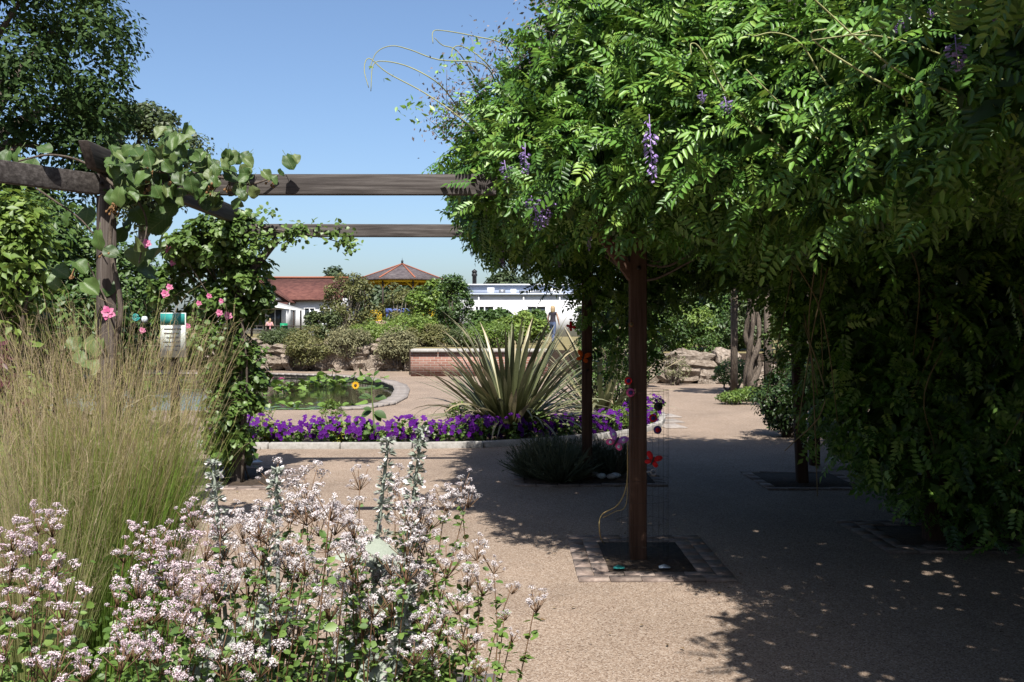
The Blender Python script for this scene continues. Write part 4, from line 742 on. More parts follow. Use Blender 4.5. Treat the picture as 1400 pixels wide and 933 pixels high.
# petunias: one plant after another, each bloom a piece
mb = MB()
for j in range(5): an = j*1.2566; V, T, r_ = scatter(ROUND, [(0, 0, 0)], [(math.cos(an), math.sin(an), .18)], [(0, 0, 1)], [.56]); V[:, :2] *= 1.06; mb.add(V*A([1, 1, 1]), T, np.clip(V[:, 2]*2+.35, 0, 1))
pme, _ = mb.mesh('bloom', M['purple'], origin=A([0, 0, 0])); plabel = 'mound of purple petunias in the kerbed bed'
for k, s in enumerate(np.linspace(.3, cu[-1]-.5, 42)):
    p = along(s); nx = along(min(s+.1, cu[-1]))-p; nv = nrm(A([-nx[1], nx[0]])); off = .19+(k % 2)*.2+rng.uniform(-.04, .04); c_ = A([*(p+nv*off), .035]); h = rng.uniform(.24, .36)
    if abs(c_[0]-.1) < .33 and off > .35: continue
    root = thing('petunia_plant', plabel, 'plant', tuple(c_), 'purple petunias along the kerb'); mb = MB(); crown(mb, c_+A([0, 0, h*.5]), (.19, .17, h*.5), 150, 14, .07, .055, ROUND, zmin=.04); mb.build('foliage', M['oreg'], root)
    for j in range(rng.integers(20, 27)):
        o = nrm(A([rng.normal()*.7, -.7+rng.normal()*.45, .3+rng.normal()*.55])); o[2] = max(o[2], -.45); q = c_+A([0, 0, h*.5])+o*A([.21, .19, h*.56]); place('bloom', pme, frame(q, np.cross(o, rng.normal(size=3)), nrm(o+A([0, -.5, .15])), rng.uniform(.052, .074)), root)
def feathery(lab, px, py, h, w_, mat, n_=700, name='feathery_plant', tp=NARROW, sz_=.06):
    g = G(px, py); root = thing(name, lab, 'plant', (g[0], g[1], .03), 'filler plants in the kerbed bed'); mb = MB(); crown(mb, g+A([0, 0, h*.55]), (w_, w_*.8, h*.5), n_, 26, w_*.35, sz_, tp, zmin=.04, up=.8, droop=-.3); mb.build('foliage', M[mat], root)
    tb = MB()
    for j in range(7): tb.tube([g+A([rng.normal()*.02, rng.normal()*.02, 0]), g+A([rng.normal()*w_*.6, rng.normal()*w_*.4, h*.8])], .004, 4)
    tb.build('stems', M['greenstem'], root)
feathery('light feathery green plant at the left of the purple petunias', 358, 600, .52, .22, 'bright'); feathery('soft feathery green plant between the purple petunias', 452, 602, .54, .18, 'bright'); feathery('feathery green plant at the foot of the flax', 625, 600, .5, .2, 'bright', 600); feathery('feathery green plant right of the flax', 850, 592, .42, .22, 'bright', 600)
feathery('small lime yellow plant by the climbing rose', 369, 609, .3, .12, 'lime', 260, 'lime_plant', ROUND, .045); feathery('small lime yellow plant beside a petunia gap', 463, 609, .28, .11, 'lime', 240, 'lime_plant', ROUND, .045); feathery('lime yellow plant under the silver flower spikes', 541, 609, .3, .1, 'lime', 240, 'lime_plant', ROUND, .045); feathery('lime yellow plant before the flax blades', 662, 607, .3, .12, 'lime', 240, 'lime_plant', ROUND, .045); feathery('green leafy plant between flax and lavender', 735, 598, .36, .2, 'oreg', 600, 'leafy_plant', ROUND, .06)
# sunflower
sf = G(512, 600); root = thing('sunflower', 'thin sunflower plant with dark leaves and one yellow bloom by the pond', 'plant', (sf[0], sf[1], .03)); Y = sf[1]
MB().tube(smooth_path([sf, P(510, 560, Y), P(508, 530, Y), P(512, 515, Y)], 4), np.linspace(.012, .006, 13), 5).build('stem', M['greenstem'], root)
MB().tube(smooth_path([P(509, 548, Y), P(497, 538, Y-.03), P(487, 529, Y-.05)], 4), np.linspace(.007, .005, 9), 5).build('stem', M['greenstem'], root)
V, T = leaf_grid(6, lambda t: .36*math.sin(math.pi*min(1, t*.95+.05))**.8, .2, .3, 3); sme = MB().add(V, T, .3).mesh('leaf', M['hedge'], True, A([0, 0, 0]))[0]
for a, b, s, dx, dz in ((498, 543, 20, -1, .2), (522, 545, 20, 1, .25), (492, 562, 20, -1, -.4), (528, 563, 22, 1, -.3), (500, 575, 20, -.8, -.9), (522, 580, 24, .7, -1), (505, 588, 18, -.6, -1), (516, 532, 16, .8, .5), (504, 522, 14, -.6, .6), (518, 514, 12, .6, .8), (533, 566, 16, 1, -.8), (488, 560, 14, -1, .3), (524, 522, 12, 1, .3)): place('leaf', sme, frame(P(510+dx*2, b, Y+rng.normal()*.02), (dx, -.3, dz), (0, -.6, .8), s/F*Y*.85), root)
fc = P(486, 527, Y-.07); mb = MB(); an = np.arange(14)*2*math.pi/14; V, T, r_ = scatter(LEAF, fc+np.stack([np.cos(an), 0*an, np.sin(an)], 1)*.014, np.stack([np.cos(an), -.15+0*an, np.sin(an)], 1), np.tile(A([0, -1., 0]), (14, 1)), .044); mb.add(V, T); fl = mb.build('bloom', M['yellow'], root)
v, t = lathe([(0, 0), (.02, 0), (.018, .01), (0, .014)], 10); v = v[:, [0, 2, 1]]*A([1, -1, 1])+fc; MB().add(v, t).build('centre', M['darkcentre'], fl)
# ------------------------------------------------------------------ flax: every blade a piece
def flax(label, base, n, L0, W0, seed, spread=1., lo=.12):
    R = np.random.default_rng(seed); base = A(base); root = thing('flax_plant', label, 'plant', tuple(base))
    for k in range(n):
        u = (k+.5)/n; an = R.random()*6.283; lean = (lo+u**.62*1.5*spread); ln = L0*(1.03-.33*u)*R.uniform(.75, 1.12); bend = R.uniform(.1, .45)+(.9*R.random() if u > .55 else 0)*u
        st = base+A([math.cos(an), math.sin(an), 0])*R.uniform(.02, .17); seg = 9; pts = []; p = st.copy(); th = lean*.75
        for j in range(seg+1):
            pts.append(p.copy()); th_ = min(th+bend*(j/seg)**2.2*2.0, 2.85); p = p+A([math.cos(an)*math.sin(th_), math.sin(an)*math.sin(th_), math.cos(th_)])*ln/seg
        pts = A(pts); pts[:, 2] = np.maximum(pts[:, 2], .05); tg = nrm(np.gradient(pts, axis=0)); tw = R.uniform(-.5, .5); sd0 = A([-math.sin(an), math.cos(an), 0]); V = []; at = []
        for j in range(seg+1):
            t = j/seg; x = sd0*math.cos(tw*t)+np.cross(tg[j], sd0)*math.sin(tw*t); nn_ = np.cross(x, tg[j]); wd = W0*(.55+.45*math.sin(min(1, t*1.4)*math.pi/2))*(1 if t < .55 else max(.03, 1-((t-.55)/.45)**1.5))
            V += [pts[j]-x*wd/2+nn_*wd*.16, pts[j], pts[j]+x*wd/2+nn_*wd*.16]; at += [t]*3
        T = [t_ for j in range(seg) for a in (0, 1) for t_ in ((j*3+a, j*3+a+1, j*3+a+4), (j*3+a, j*3+a+4, j*3+a+3))]
        MB().add(V, T, at).build('blade', M['phorm_edge' if R.random() < .3 else 'phorm'], root)
fb = G(697, 597); flax('large bronze green flax with long sword blades among the purple petunias', (fb[0], fb[1], .03), 230, 1.78, .07, 4)
flax('second flax clump half hidden behind the dark inner post', (*G(822, 575)[:2], .0), 90, 1.75, .07, 9)
# ------------------------------------------------------------------ water lilies
V = [(0, 0, .01)]+[(math.cos(a)*(1+.03*math.sin(5*a)), math.sin(a)*(1+.03*math.cos(4*a)), .03+.03*math.sin(3*a)) for a in np.linspace(.22, 6.06, 15)]; lpm = MB().add(V, [(0, j, j+1) for j in range(1, 15)], .4).mesh('lily_pad', M['lily'], origin=A([0, 0, 0]))[0]
V2 = A(V); V2[1:, 2] += .22+.22*np.sin(np.linspace(.22, 6.06, 15)*2); V2[:, 1] *= .9; lpu = MB().add(V2, [(0, j, j+1) for j in range(1, 15)], .6).mesh('raised_leaf', M['lily'], origin=A([0, 0, 0]))[0]
fw = MB()
for ring_ in range(3):
    an = np.arange(8)*math.pi/4+ring_*.4; V, T, r_ = scatter(LEAF, np.zeros((8, 3))+A([0, 0, .02]), np.stack([np.cos(an), np.sin(an), .4+.6*ring_+0*an], 1), np.tile(A([0, 0, 1.]), (8, 1)), 1-.15*ring_); fw.add(V, T, r_)
fwm = fw.mesh('lily_flower', M['pink'], origin=A([0, 0, 0]))[0]
WZ = -.07
for lab, cx, cy, rx, ry, n_, raised, fl_ in (('patch of flat lily pads along the near side of the pond', -4.3, 18.4, 1.5, .4, 40, .6, 0), ('raised tangle of lily leaves with pink flowers at the left of the pond', -5.95, 23.2, .8, 1.8, 56, .85, 5), ('tall mound of lily leaves in the middle of the pond', -5.0, 25.2, .55, .6, 36, .9, 0), ('lily leaves reaching to the far side of the pond', -4.7, 26.8, 1.1, .8, 30, .5, 1), ('flat lily pads near the right corner of the pond', -3.6, 24.4, .35, .6, 9, .2, 0), ('lily pads in the far left of the pond', -9., 25.5, 2.2, 2.5, 40, .5, 2)):
    root = thing('water_lily', lab, 'water lily', (cx, cy, WZ), 'water lilies on the pond')
    for j in range(n_):
        r = math.sqrt(rng.random()); an = rng.random()*6.283; x, y = cx+rx*r*math.cos(an), cy+ry*r*math.sin(an); up = rng.random() < raised; hz = (rng.uniform(.05, .42 if cy > 20 else .14)*(1-r*.6) if up else .006+.002*(j % 8)); s = rng.uniform(.1, .17) if not up else rng.uniform(.09, .15)
        place('raised_leaf' if up else 'lily_pad', lpu if up else lpm, Matrix.Translation((x, y, WZ+hz)) @ Matrix.Rotation(rng.random()*6.28, 4, 'Z') @ Matrix.Rotation(rng.normal()*(.55 if up else .015), 4, 'X') @ Matrix.Scale(s, 4), root)
        if up and hz > .08: MB().tube([(x, y, WZ-.05), (x, y, WZ+hz)], .008, 4).build('stalk', M['greenstem'], root)
    for j in range(fl_): x, y = cx+rng.normal()*rx*.4, cy+rng.normal()*ry*.4; place('lily_flower', fwm, Matrix.Translation((x, y, WZ+.3)) @ Matrix.Scale(.1, 4), root)
# ------------------------------------------------------------------ raised foreground bed
BZ = .5
rb = thing('raised_bed', 'low brick raised bed holding the grasses and oregano', 'raised bed', (-1.9, 2, 0))
for c_, d_ in (((-1.95, 2.99, .2), (3.8, .12, .4)), ((-1.95, .86, .245), (3.8, .12, .49)), ((-.11, 1.925, .245), (.12, 2.01, .42)), ((-3.79, 1.925, .245), (.12, 2.01, .49))): MB().box(c_, d_).build('wall', M['brick'], rb)
MB().box((-1.95, 1.925, .235), (3.56, 2.01, .47)).build('soil', M['soil'], rb)
# feather grass clumps
def grass(label, base, n, L0, spread, mat, seed, leanx=0., feather=True):
    R = np.random.default_rng(seed); root = thing('feather_grass', label, 'grass', base, 'feather grass clumps in the raised bed'); base = A(base)
    def blades(k, L, wd, sp, bend, seg=7, t0=0., t1=1., jit=.0):
        an = R.random(k)*6.283; u = R.random(k)**.6; lean = u*sp; ln = L*R.uniform(.42, 1.12, k); hx = np.cos(an); hy = np.sin(an)
        st = base+np.stack([hx, hy, 0*hx], 1)*(u*.085)[:, None]; p = st.copy(); P_ = [p]; bd = bend*R.uniform(.1, 1., k)
        for j in range(seg):
            th = lean*.55+bd*((j+1)/seg)**1.8; dr_ = np.stack([hx*np.sin(th)+leanx*(j+1)/seg, hy*np.sin(th)*.8, np.cos(th)], 1)+R.normal(size=(k, 3))*jit; p = p+nrm(dr_)*(ln/seg)[:, None]; P_.append(p)
        return np.stack(P_, 1), np.linspace(t0, t1, seg+1)
    def ribbon(Pt, tv, wd, mb, off=0.):
        k, s, _ = Pt.shape; side = nrm(np.cross(Pt[:, -1]-Pt[:, 0], A([0, 1., .2]))+R.normal(size=(k, 3))*.7)[:, None]; w_ = (wd*np.linspace(1, .25, s))[None, :, None]
        V = np.stack([Pt-side*w_, Pt+side*w_], 2).reshape(k, 2*s, 3); i = np.arange(s-1)*2; T1 = np.stack([np.stack([i, i+1, i+3], 1), np.stack([i, i+3, i+2], 1)], 1).reshape(-1, 3)
        T = T1[None]+(np.arange(k)*2*s)[:, None, None]; at = np.clip(np.repeat(tv, 2)[None]+R.normal(size=(k, 1))*.1, 0, 1); mb.add(V.reshape(-1, 3), T.reshape(-1, 3), at.ravel())
    mb = MB(); Pt, tv = blades(n, L0*.78, .001, spread, .35, 7, 0, .55); ribbon(Pt, tv, .0011, mb); mb.build('leaves', M[mat], root, kind='stuff')
    mb = MB(); Pt, tv = blades(n//3, L0*1.03, .001, spread*.9, .3, 8, .05, 1.); ribbon(Pt, tv, .0012, mb)
    if feather:     # fine awns hanging off the upper half of every stalk
        k = Pt.shape[0]; m_ = 9; i = np.repeat(np.arange(k), m_); j = R.uniform(4.8, 7.95, k*m_); a = j.astype(int); f = (j-a)[:, None]; q = Pt[i, a]*(1-f)+Pt[i, a+1]*f; ax = nrm(Pt[i, a+1]-Pt[i, a])
        d1 = nrm(ax*1.1+R.normal(size=(k*m_, 3))*.33); l = R.uniform(.02, .075, k*m_)[:, None]; e1 = q+d1*l; e2 = e1+nrm(d1+R.normal(size=d1.shape)*.5+A([0, 0, -.35]))*l*.7; ribbon(np.stack([q, e1, e2], 1), A([.7, .85, 1.]), .00055, mb)
    mb.build('plumes', M[mat], root, kind='stuff')
def at(px, Y): return ((px-700)/F*Y, Y, BZ-.03)
grass('tall green and tan feather grass clump in front of the kiwi post', at(140, 2.62), 3400, 1.0, .4, 'feather', 3, .01); grass('paler straw coloured feather grass leaning out at the left edge', at(35, 2.45), 1500, .92, .55, 'straw', 5, -.1); grass('thin feather grass tuft behind the left oregano flowers', at(-40, 2.75), 1000, .98, .45, 'feather', 8, .0)
grass('slim green feather grass tuft at the right of the tall clump', at(180, 2.68), 900, .92, .3, 'feather', 21, .05)
# oregano: stems, leaves and flower heads
def head_mesh(mat, seed, n=34):
    R = np.random.default_rng(seed); mb = MB(); c = np.concatenate([nrm(R.normal(size=(5, 3))+A([0, 0, .6]))*A([.6, .6, .32])*R.uniform(.3, 1, (5, 1)), [[0, 0, .15]]])
    i = R.integers(0, 6, n*2); o = nrm(R.normal(size=(n*2, 3))+A([0, 0, .5])); q = c[i]+o*.3*R.uniform(.5, 1, (n*2, 1)); V, T, r = scatter(LEAF, q[:n], R.normal(size=(n, 3)), nrm(o[:n]), .2); V = V.reshape(-1, 3); mb.add(V, T, r, 1)
    # each floret: four small petals
    q4 = np.repeat(q, 4, 0); o4 = np.repeat(o, 4, 0); ref = np.repeat(R.normal(size=(n*2, 3)), 4, 0); x = nrm(np.cross(o4, ref)); y = np.cross(o4, x); a = np.tile(np.arange(4)*1.571, n*2)[:, None]+R.normal(size=(n*8, 1))*.2
    V, T, r = scatter(ROUND, q4+o4*.05, x*np.cos(a)+y*np.sin(a)+o4*.45, o4, .105*R.uniform(.7, 1.25, n*8)); mb.add(V, T, r, 0); return mb.mesh('flower_head', [M[mat], M['bract']], origin=A([0, 0, 0]))[0]
hpink = [head_mesh('floret', s) for s in range(4)]; hwhite = [head_mesh('floret_white', s+10) for s in range(4)]
def oregano(label, px, py, Y, heads, hm, stemmat, hs=.026, leafn=9, spread=.3):
    """heads: list of (px, py, Y, size px)"""
    base = A([(px-700)/F*Y, Y, BZ-.04]); root = thing('oregano_plant', label, 'flowering plant', tuple(base), 'oregano in the raised bed'); st = MB(); lv = MB()
    for (a, b, y, s) in heads:
        e = P(a, b, y); s0 = base+A([(e[0]-base[0])*.35, (e[1]-base[1])*.5, 0])+rng.normal(size=3)*A([.03, .03, 0]); mid = (s0+e)/2+rng.normal(size=3)*.02+A([0, 0, .03]); pt = smooth_path([s0, mid, e], 5); st.tube(pt, np.linspace(.002, .0011, len(pt)), 4)
        sz_ = s/F*y/1.7; nsub = rng.integers(8, 14)
        for j in range(nsub):
            o = nrm(A([rng.normal(), rng.normal()*.6, .35+rng.normal()*.7]))*sz_*rng.uniform(.5, 1.5) if j else A([0, 0, 0.]); hp = e+o; st.tube([e-A([0, 0, sz_*1.1]), hp-A([0, 0, sz_*.2])], .001, 3)
            place('flower_head', hm[rng.integers(len(hm))], Matrix.Translation(hp) @ Matrix.Rotation(rng.random()*6.28, 4, 'Z') @ Matrix.Rotation(rng.normal()*.35, 4, 'X') @ Matrix.Scale(sz_*rng.uniform(.32, .68), 4), root)
        m_ = leafn*4; i = rng.integers(1, len(pt)-1, m_); dd = rdir(m_)*A([1, 1, .4])+A([0, 0, .1]); V, T, r_ = scatter(ROUND, pt[i]+rng.normal(size=(m_, 3))*.006, dd, A([0, 0, 1.])+rng.normal(size=(m_, 3))*.45, rng.uniform(.011, .025, m_)); lv.add(V, T, r_)
    m_ = 1300; c0 = base+A([0, .1, .17]); q = c0+rng.normal(size=(m_, 3))*A([spread*.5, .2, .13]); q[:, 2] = np.maximum(q[:, 2], BZ); q[:, 0] = np.minimum(q[:, 0], -.14-.1*rng.random(m_)); V, T, r_ = scatter(ROUND, q, rdir(m_)*A([1, 1, .4]), A([0, -.2, 1.])+rng.normal(size=(m_, 3))*.5, rng.uniform(.014, .031, m_)); lv.add(V, T, r_)
    st.build('stems', M[stemmat], root); lv.build('leaves', M['oreg'], root)
def rnd_heads(n, x0, x1, y0, y1, Y0, Y1, s0, s1, slope=0.):
    out = []
    for k in range(n): a = rng.uniform(x0, x1); out.append((a, rng.uniform(y0, y1)+slope*(a-x0), rng.uniform(Y0, Y1), rng.uniform(s0, s1)))
    return out
oregano('pink flowered oregano at the left edge below the pale grass', 40, 0, 1.9, [(52, 712, 2, 30), (72, 716, 2, 30), (40, 740, 1.95, 34), (75, 770, 1.9, 36), (15, 735, 1.95, 34), (88, 826, 1.8, 44), (10, 790, 1.9, 34), (45, 800, 1.85, 30), (90, 860, 1.75, 24), (20, 830, 1.8, 30), (70, 910, 1.7, 46), (5, 880, 1.75, 34), (115, 915, 1.7, 30), (15, 760, 1.9, 36), (60, 660+90, 1.95, 26)], hpink, 'redstem')
oregano('dense pale pink oregano in front of the tall feather grass', 220, 0, 2.05, [(195, 725, 2.15, 30), (170, 755, 2.1, 24), (215, 760, 2.1, 34), (240, 735, 2.15, 36), (265, 705, 2.2, 30), (190, 800, 1.95, 34), (240, 775, 2.05, 40), (160, 815, 1.9, 24), (205, 835, 1.9, 32), (250, 850, 1.9, 34), (180, 880, 1.75, 40), (215, 890, 1.75, 34), (255, 815, 2, 40), (280, 745, 2.15, 36), (290, 790, 2.05, 34), (165, 900, 1.7, 34), (240, 925, 1.7, 34)]+rnd_heads(14, 180, 300, 720, 890, 1.8, 2.15, 24, 36), hpink, 'redstem')
oregano('pale oregano bush in the middle of the bed by the silver spikes', 350, 0, 2.1, [(380, 655, 2.3, 30), (420, 665, 2.3, 40), (430, 690, 2.28, 36), (395, 695, 2.25, 32), (350, 720, 2.2, 34), (300, 880, 1.8, 40), (355, 900, 1.75, 42), (330, 760, 2.1, 36), (310, 905, 1.75, 40)]+rnd_heads(30, 300, 460, 690, 905, 1.8, 2.3, 26, 38), hwhite, 'redstem', leafn=11)
oregano('white flowered oregano bush with red stems beside the path', 500, 0, 2.15, [(492, 655, 2.4, 24), (550, 690, 2.35, 38), (590, 700, 2.35, 36), (630, 662, 2.4, 26), (575, 720, 2.3, 36), (610, 680, 2.35, 30), (480, 700, 2.3, 30), (540, 660, 2.4, 28), (640, 680, 2.4, 24)]+rnd_heads(34, 450, 600, 700, 905, 1.85, 2.35, 26, 40), hwhite, 'redstem', leafn=12)
oregano('open white oregano leaning out over the gravel path', 610, 0, 2.2, [(733, 822, 2.2, 26), (700, 800, 2.3, 20), (652, 750, 2.35, 26), (675, 770, 2.3, 24), (640, 790, 2.25, 28), (610, 770, 2.2, 34), (625, 820, 2.15, 32), (660, 800, 2.25, 24), (600, 850, 2.05, 34), (640, 870, 2.05, 32), (590, 900, 1.95, 34), (655, 910, 2, 20), (700, 870, 2.1, 14), (560, 800, 2.15, 34), (580, 740, 2.25, 34), (690, 840, 2.2, 14)], hwhite, 'redstem', leafn=14)
# silver lamb's ear spikes
def lambs(label, tip, base, Y, kl=8):
    t_, b_ = P(*tip, Y), P(*base, Y); b_[2] = BZ-.03; root = thing('lambs_ear', label, 'flowering plant', tuple(b_), 'silver flower spikes in the raised bed'); ln = np.linalg.norm(t_-b_); pt = smooth_path([b_, (b_+t_)/2+A([rng.normal()*.02, 0, 0]), t_], 8); MB().tube(pt, np.linspace(.006, .004, len(pt)), 6).build('stem', M['silver'], root, smooth=True)
    mb = MB(); fl = MB(); ax = nrm(t_-b_)
    for j in range(11):
        u = j/11; c_ = t_-ax*(.01+.026*j+.0006*j*j); k = 46; an = rng.random(k)*6.283; r0 = .009+.006*min(1, j/4); o = np.stack([np.cos(an), np.sin(an), rng.normal(size=k)*.45], 1)
        V, T, r_ = scatter(LEAF, c_+o*r0*.55*rng.uniform(.5, 1.2, (k, 1)), o+A([0, 0, .35]), A([0, 0, 1.])+rng.normal(size=(k, 3))*.5, .0155*rng.uniform(.6, 1.3, k)); mb.add(V, T, r_)
        V, T, r_ = scatter(ROUND, c_+o[:8]*r0, o[:8], rdir(8), .012); fl.add(V, T, r_)
    mb.build('flower_spike', M['silver'], root); fl.build('florets', M['floret_white'], root, kind='stuff')
    V, T = leaf_grid(6, lambda t: .2*math.sin(math.pi*min(1, t*.94+.05))**.75, .35, .25, 3, .08); lm = MB().add(V, T, .5).mesh('leaf', M['silver'], True, A([0, 0, 0]))[0]
    for j in range(kl):
        u = .08+.6*j/kl; c_ = b_+(t_-b_)*u; an = j*2.4+rng.normal()*.3; place('leaf', lm, frame(c_, (math.cos(an), math.sin(an)*.7, rng.uniform(-.9, .8)), (rng.normal()*.3, -.5, .8), rng.uniform(.1, .16)*(1.15-u*.5)), root)
lambs('tallest silver woolly flower spike in front of the petunias', (577, 585), (505, 930), 2.1, 13); lambs('silver woolly spike just left of the tallest one', (531, 598), (500, 900), 2.15, 13); lambs('silver woolly spike at the right of the tall grass', (291, 628), (330, 900), 2.2, 11); lambs('short silver woolly spike rising among the pale oregano', (378, 640), (345, 890), 2.1, 11); lambs('bent silver woolly stem under the white oregano', (560, 800), (500, 940), 2.0, 7)
# ------------------------------------------------------------------ trellis, felt ornaments and small things
wt = thing('wire_trellis', 'dark wire mesh guard standing around the brown post', 'trellis', (.86, 6.15, 0)); mb = MB(); cx, cy = .86, 6.17
ring_ = [(cx+.17*math.cos(a), cy+.15*math.sin(a)) for a in np.arange(12)*math.pi/6]
for x, y in ring_: mb.tube([(x, y, -.02), (x, y, 1.12)], .0009, 4)
for z in np.arange(.12, 1.12, .14): mb.tube([(*q, z) for q in ring_+ring_[:1]], .0009, 4)
mb.build('wire_mesh', M['wire'], wt); MB().tube([(*q, 1.12) for q in ring_+ring_[:1]], .0015, 5).build('rim_wire', M['wire'], wt)
eb = thing('eye_bolt', 'metal eye bolt screwed into the brown post', 'bolt', (.9, 6.14, .6)); v = [(.925+.018*math.cos(a), 6.135, .585+.018*math.sin(a)) for a in np.linspace(0, 6.28, 14)]; MB().tube(v, .004, 5).build('ring', M['grey'], eb); MB().tube([(.88, 6.14, .585), (.908, 6.136, .585)], .005, 5).build('shank', M['grey'], eb)
hp = thing('garden_string', 'loose tan string hanging down beside the brown post', 'string', (.72, 6.1, 0)); MB().tube(smooth_path([P(858, 600, 6.08), P(857, 660, 6.05), P(845, 690, 6.0), P(822, 705, 5.98), P(820, 730, 5.98), G(826, 748)+A([0, 0, .02])], 5), .004, 5).build('strand', M['string'], hp); MB().tube(smooth_path([P(858, 640, 6.08), P(856, 690, 6.05), P(840, 700, 6.02), P(824, 708, 6.0)], 5), .003, 5).build('strand', M['string'], hp)
def wing(w_, h, ang, side): # flat felt wing, 12 mm thick, upright in the x-z plane
    n = 12; a = np.linspace(0, 2*math.pi, n, endpoint=False); x = w_/2*(1+np.cos(a)); z = h/2*np.sin(a)*(.6+.4*np.cos(a/2)**2); c_, s_ = math.cos(ang), math.sin(ang); X = side*(x*c_-z*s_); Z = x*s_+z*c_
    V = np.concatenate([np.stack([X, 0*X-.006, Z], 1), np.stack([X, 0*X+.006, Z], 1), [[X.mean(), -.006, Z.mean()], [X.mean(), .006, Z.mean()]]]); T = [t for j in range(n) for t in ((j, (j+1) % n, 2*n), (j+n, 2*n+1, (j+1) % n+n), (j, j+n, (j+1) % n+n), (j, (j+1) % n+n, (j+1) % n))]; return V, A(T)
def butterfly(label, px, py, Y, s, up, low, body, eye=None, rot=0.):
    c_ = P(px, py, Y); root = thing('felt_butterfly', label, 'ornament', tuple(c_)); ca, sa = math.cos(rot), math.sin(rot); Rm = A([[ca, 0, sa], [0, 1, 0], [-sa, 0, ca]])
    for side in (-1, 1):
        for w_, h, ang, mt, ex in ((1., .62, .75, up, .62), (.75, .55, -.55, low, .45)):
            V, T = wing(w_*s, h*s, ang, side); o = MB().add(V @ Rm.T+c_, T).build('wing', M[mt], root)
            if eye: q = A([side*ex*s*math.cos(ang)*.95, -.009, ex*s*math.sin(ang)*.95]) @ Rm.T+c_; v, t = lathe([(0, 0), (.13*s, 0), (.12*s, .006), (0, .008)], 10); MB().add(v[:, [0, 2, 1]]*A([1, -1, 1])+q, t).build('spot', M[eye], o)
    V, T = lathe([(0, -.5*s), (.07*s, -.4*s), (.09*s, 0), (.07*s, .35*s), (0, .45*s)], 8); MB().add(V @ Rm.T+c_+A([0, -.01, 0]), T).build('body', M[body], root)
butterfly('pink and lilac felt butterfly with pale eye spots on the wire trellis', 842, 604, 6.0, .085, 'violet', 'hotpink', 'black', 'palefelt', .5); butterfly('orange felt butterfly pinned to the dark inner post', 797, 489, 9.3, .09, 'orange', 'orange', 'black', None, .3)
butterfly('red felt butterfly hanging at the right of the wire trellis', 892, 630, 6.15, .07, 'red', 'red', 'black', None, .4); butterfly('small red felt butterfly high up by the inner post', 780, 447, 9.25, .06, 'red', 'red', 'red', None, .9)
def feltflower(label, px, py, Y, r, m1, m2):
    c_ = P(px, py, Y); root = thing('felt_flower', label, 'ornament', tuple(c_)); pts = []
    v, t = lathe([(0, -.3*r), (.8*r, -.25*r), (r, 0), (.8*r, .25*r), (0, .3*r)], 12); v = v[:, [0, 2, 1]]+c_; MB().add(v, t).build('disc', M[m1], root, smooth=True)
    v, t = lathe([(0, 0), (.55*r, 0), (.5*r, .12*r), (0, .16*r)], 10); MB().add(v[:, [0, 2, 1]]*A([1, -1, 1])+c_+A([0, -.28*r, 0]), t).build('centre', M[m2], root); return root
feltflower('upper red felt disc with dark blue centre on the brown post', 859, 521, 6.1, .026, 'red', 'darkblue'); feltflower('lower pink felt disc with dark blue centre on the brown post', 862, 537, 6.1, .029, 'hotpink', 'darkblue'); feltflower('dark red felt disc hanging on the right of the trellis', 893, 572, 6.15, .028, 'red', 'darkblue'); feltflower('dark blue felt disc below the dark red one', 899, 588, 6.15, .028, 'darkblue', 'red'); feltflower('dark felt disc at the top right of the trellis', 900, 556, 6.15, .03, 'timber', 'black'); feltflower('round wooden button on the brown post', 863, 444, 6.13, .017, 'fruit', 'twig')
be = P(1122, 448, 8.9); root = thing('felt_bee', 'yellow and black striped felt bee hanging beside the leaning post', 'ornament', tuple(be))
for k in range(5): v, t = lathe([(0, -.02), (.05-.006*abs(k-2), -.018), (.05-.006*abs(k-2), .018), (0, .02)], 10); v = v[:, [0, 1, 2]]*A([1, .7, 1])+be+A([.012*k-.02, 0, .08-.037*k]); MB().add(v, t).build('stripe', M['ypaint' if k % 2 == 0 else 'black'], root)
for s in (-.05, -.09): v, t = lathe([(0, -.03), (.03, -.02), (.035, 0), (.03, .02), (0, .03)], 8); MB().add(v*A([1, .25, 1])+be+A([s, -.02, .06]), t).build('wing', M['palefelt'], root)
for k, (px, py) in enumerate(((812, 655), (822, 657), (836, 658), (842, 656))):
    g = G(px, py); bm = bmesh.new(); bmesh.ops.create_icosphere(bm, subdivisions=2, radius=.045)
    for v in bm.verts: v.co = Vector((v.co.x*1.2, v.co.y, v.co.z*.6))*(1+.12*math.sin(v.co.x*70+k)*math.cos(v.co.y*60))
    me = bpy.data.meshes.new('painted_pebble'); bm.to_mesh(me); bm.free(); me.materials.append(M['palefelt' if k % 2 else 'kerb']); tag(link('painted_pebble', me, (g[0], g[1], .045)), 'pale pebble lying at the edge of the lavender square', 'pebble', 'pebbles by the lavender')
def scrap(lab, px, py, mat, s): g = G(px, py); mb = MB(); V = A([(-1, -.6, 0), (1, -.7, .1), (1.1, .6, .0), (.1, .8, .35), (-.9, .6, .05)])*s; mb.add(np.concatenate([V, V+A([0, 0, .004])])+A([g[0], g[1], .022]), [(0, 2, 1), (0, 3, 2), (0, 4, 3), (5, 6, 7), (5, 7, 8), (5, 8, 9)]+[t for j in range(5) for t in ((j, (j+1) % 5, (j+1) % 5+5), (j, (j+1) % 5+5, j+5))]); tag(mb.build('paper_scrap', M[mat], None), lab, 'litter')
scrap('crumpled pale pink scrap on the bricks by the climbing rose', 350, 635, 'palefelt', .06); scrap('pale scrap on the soil edge by the brown post', 908, 781, 'palefelt', .035); scrap('teal scrap on the soil edge in front of the brown post', 846, 782, 'teal', .035)
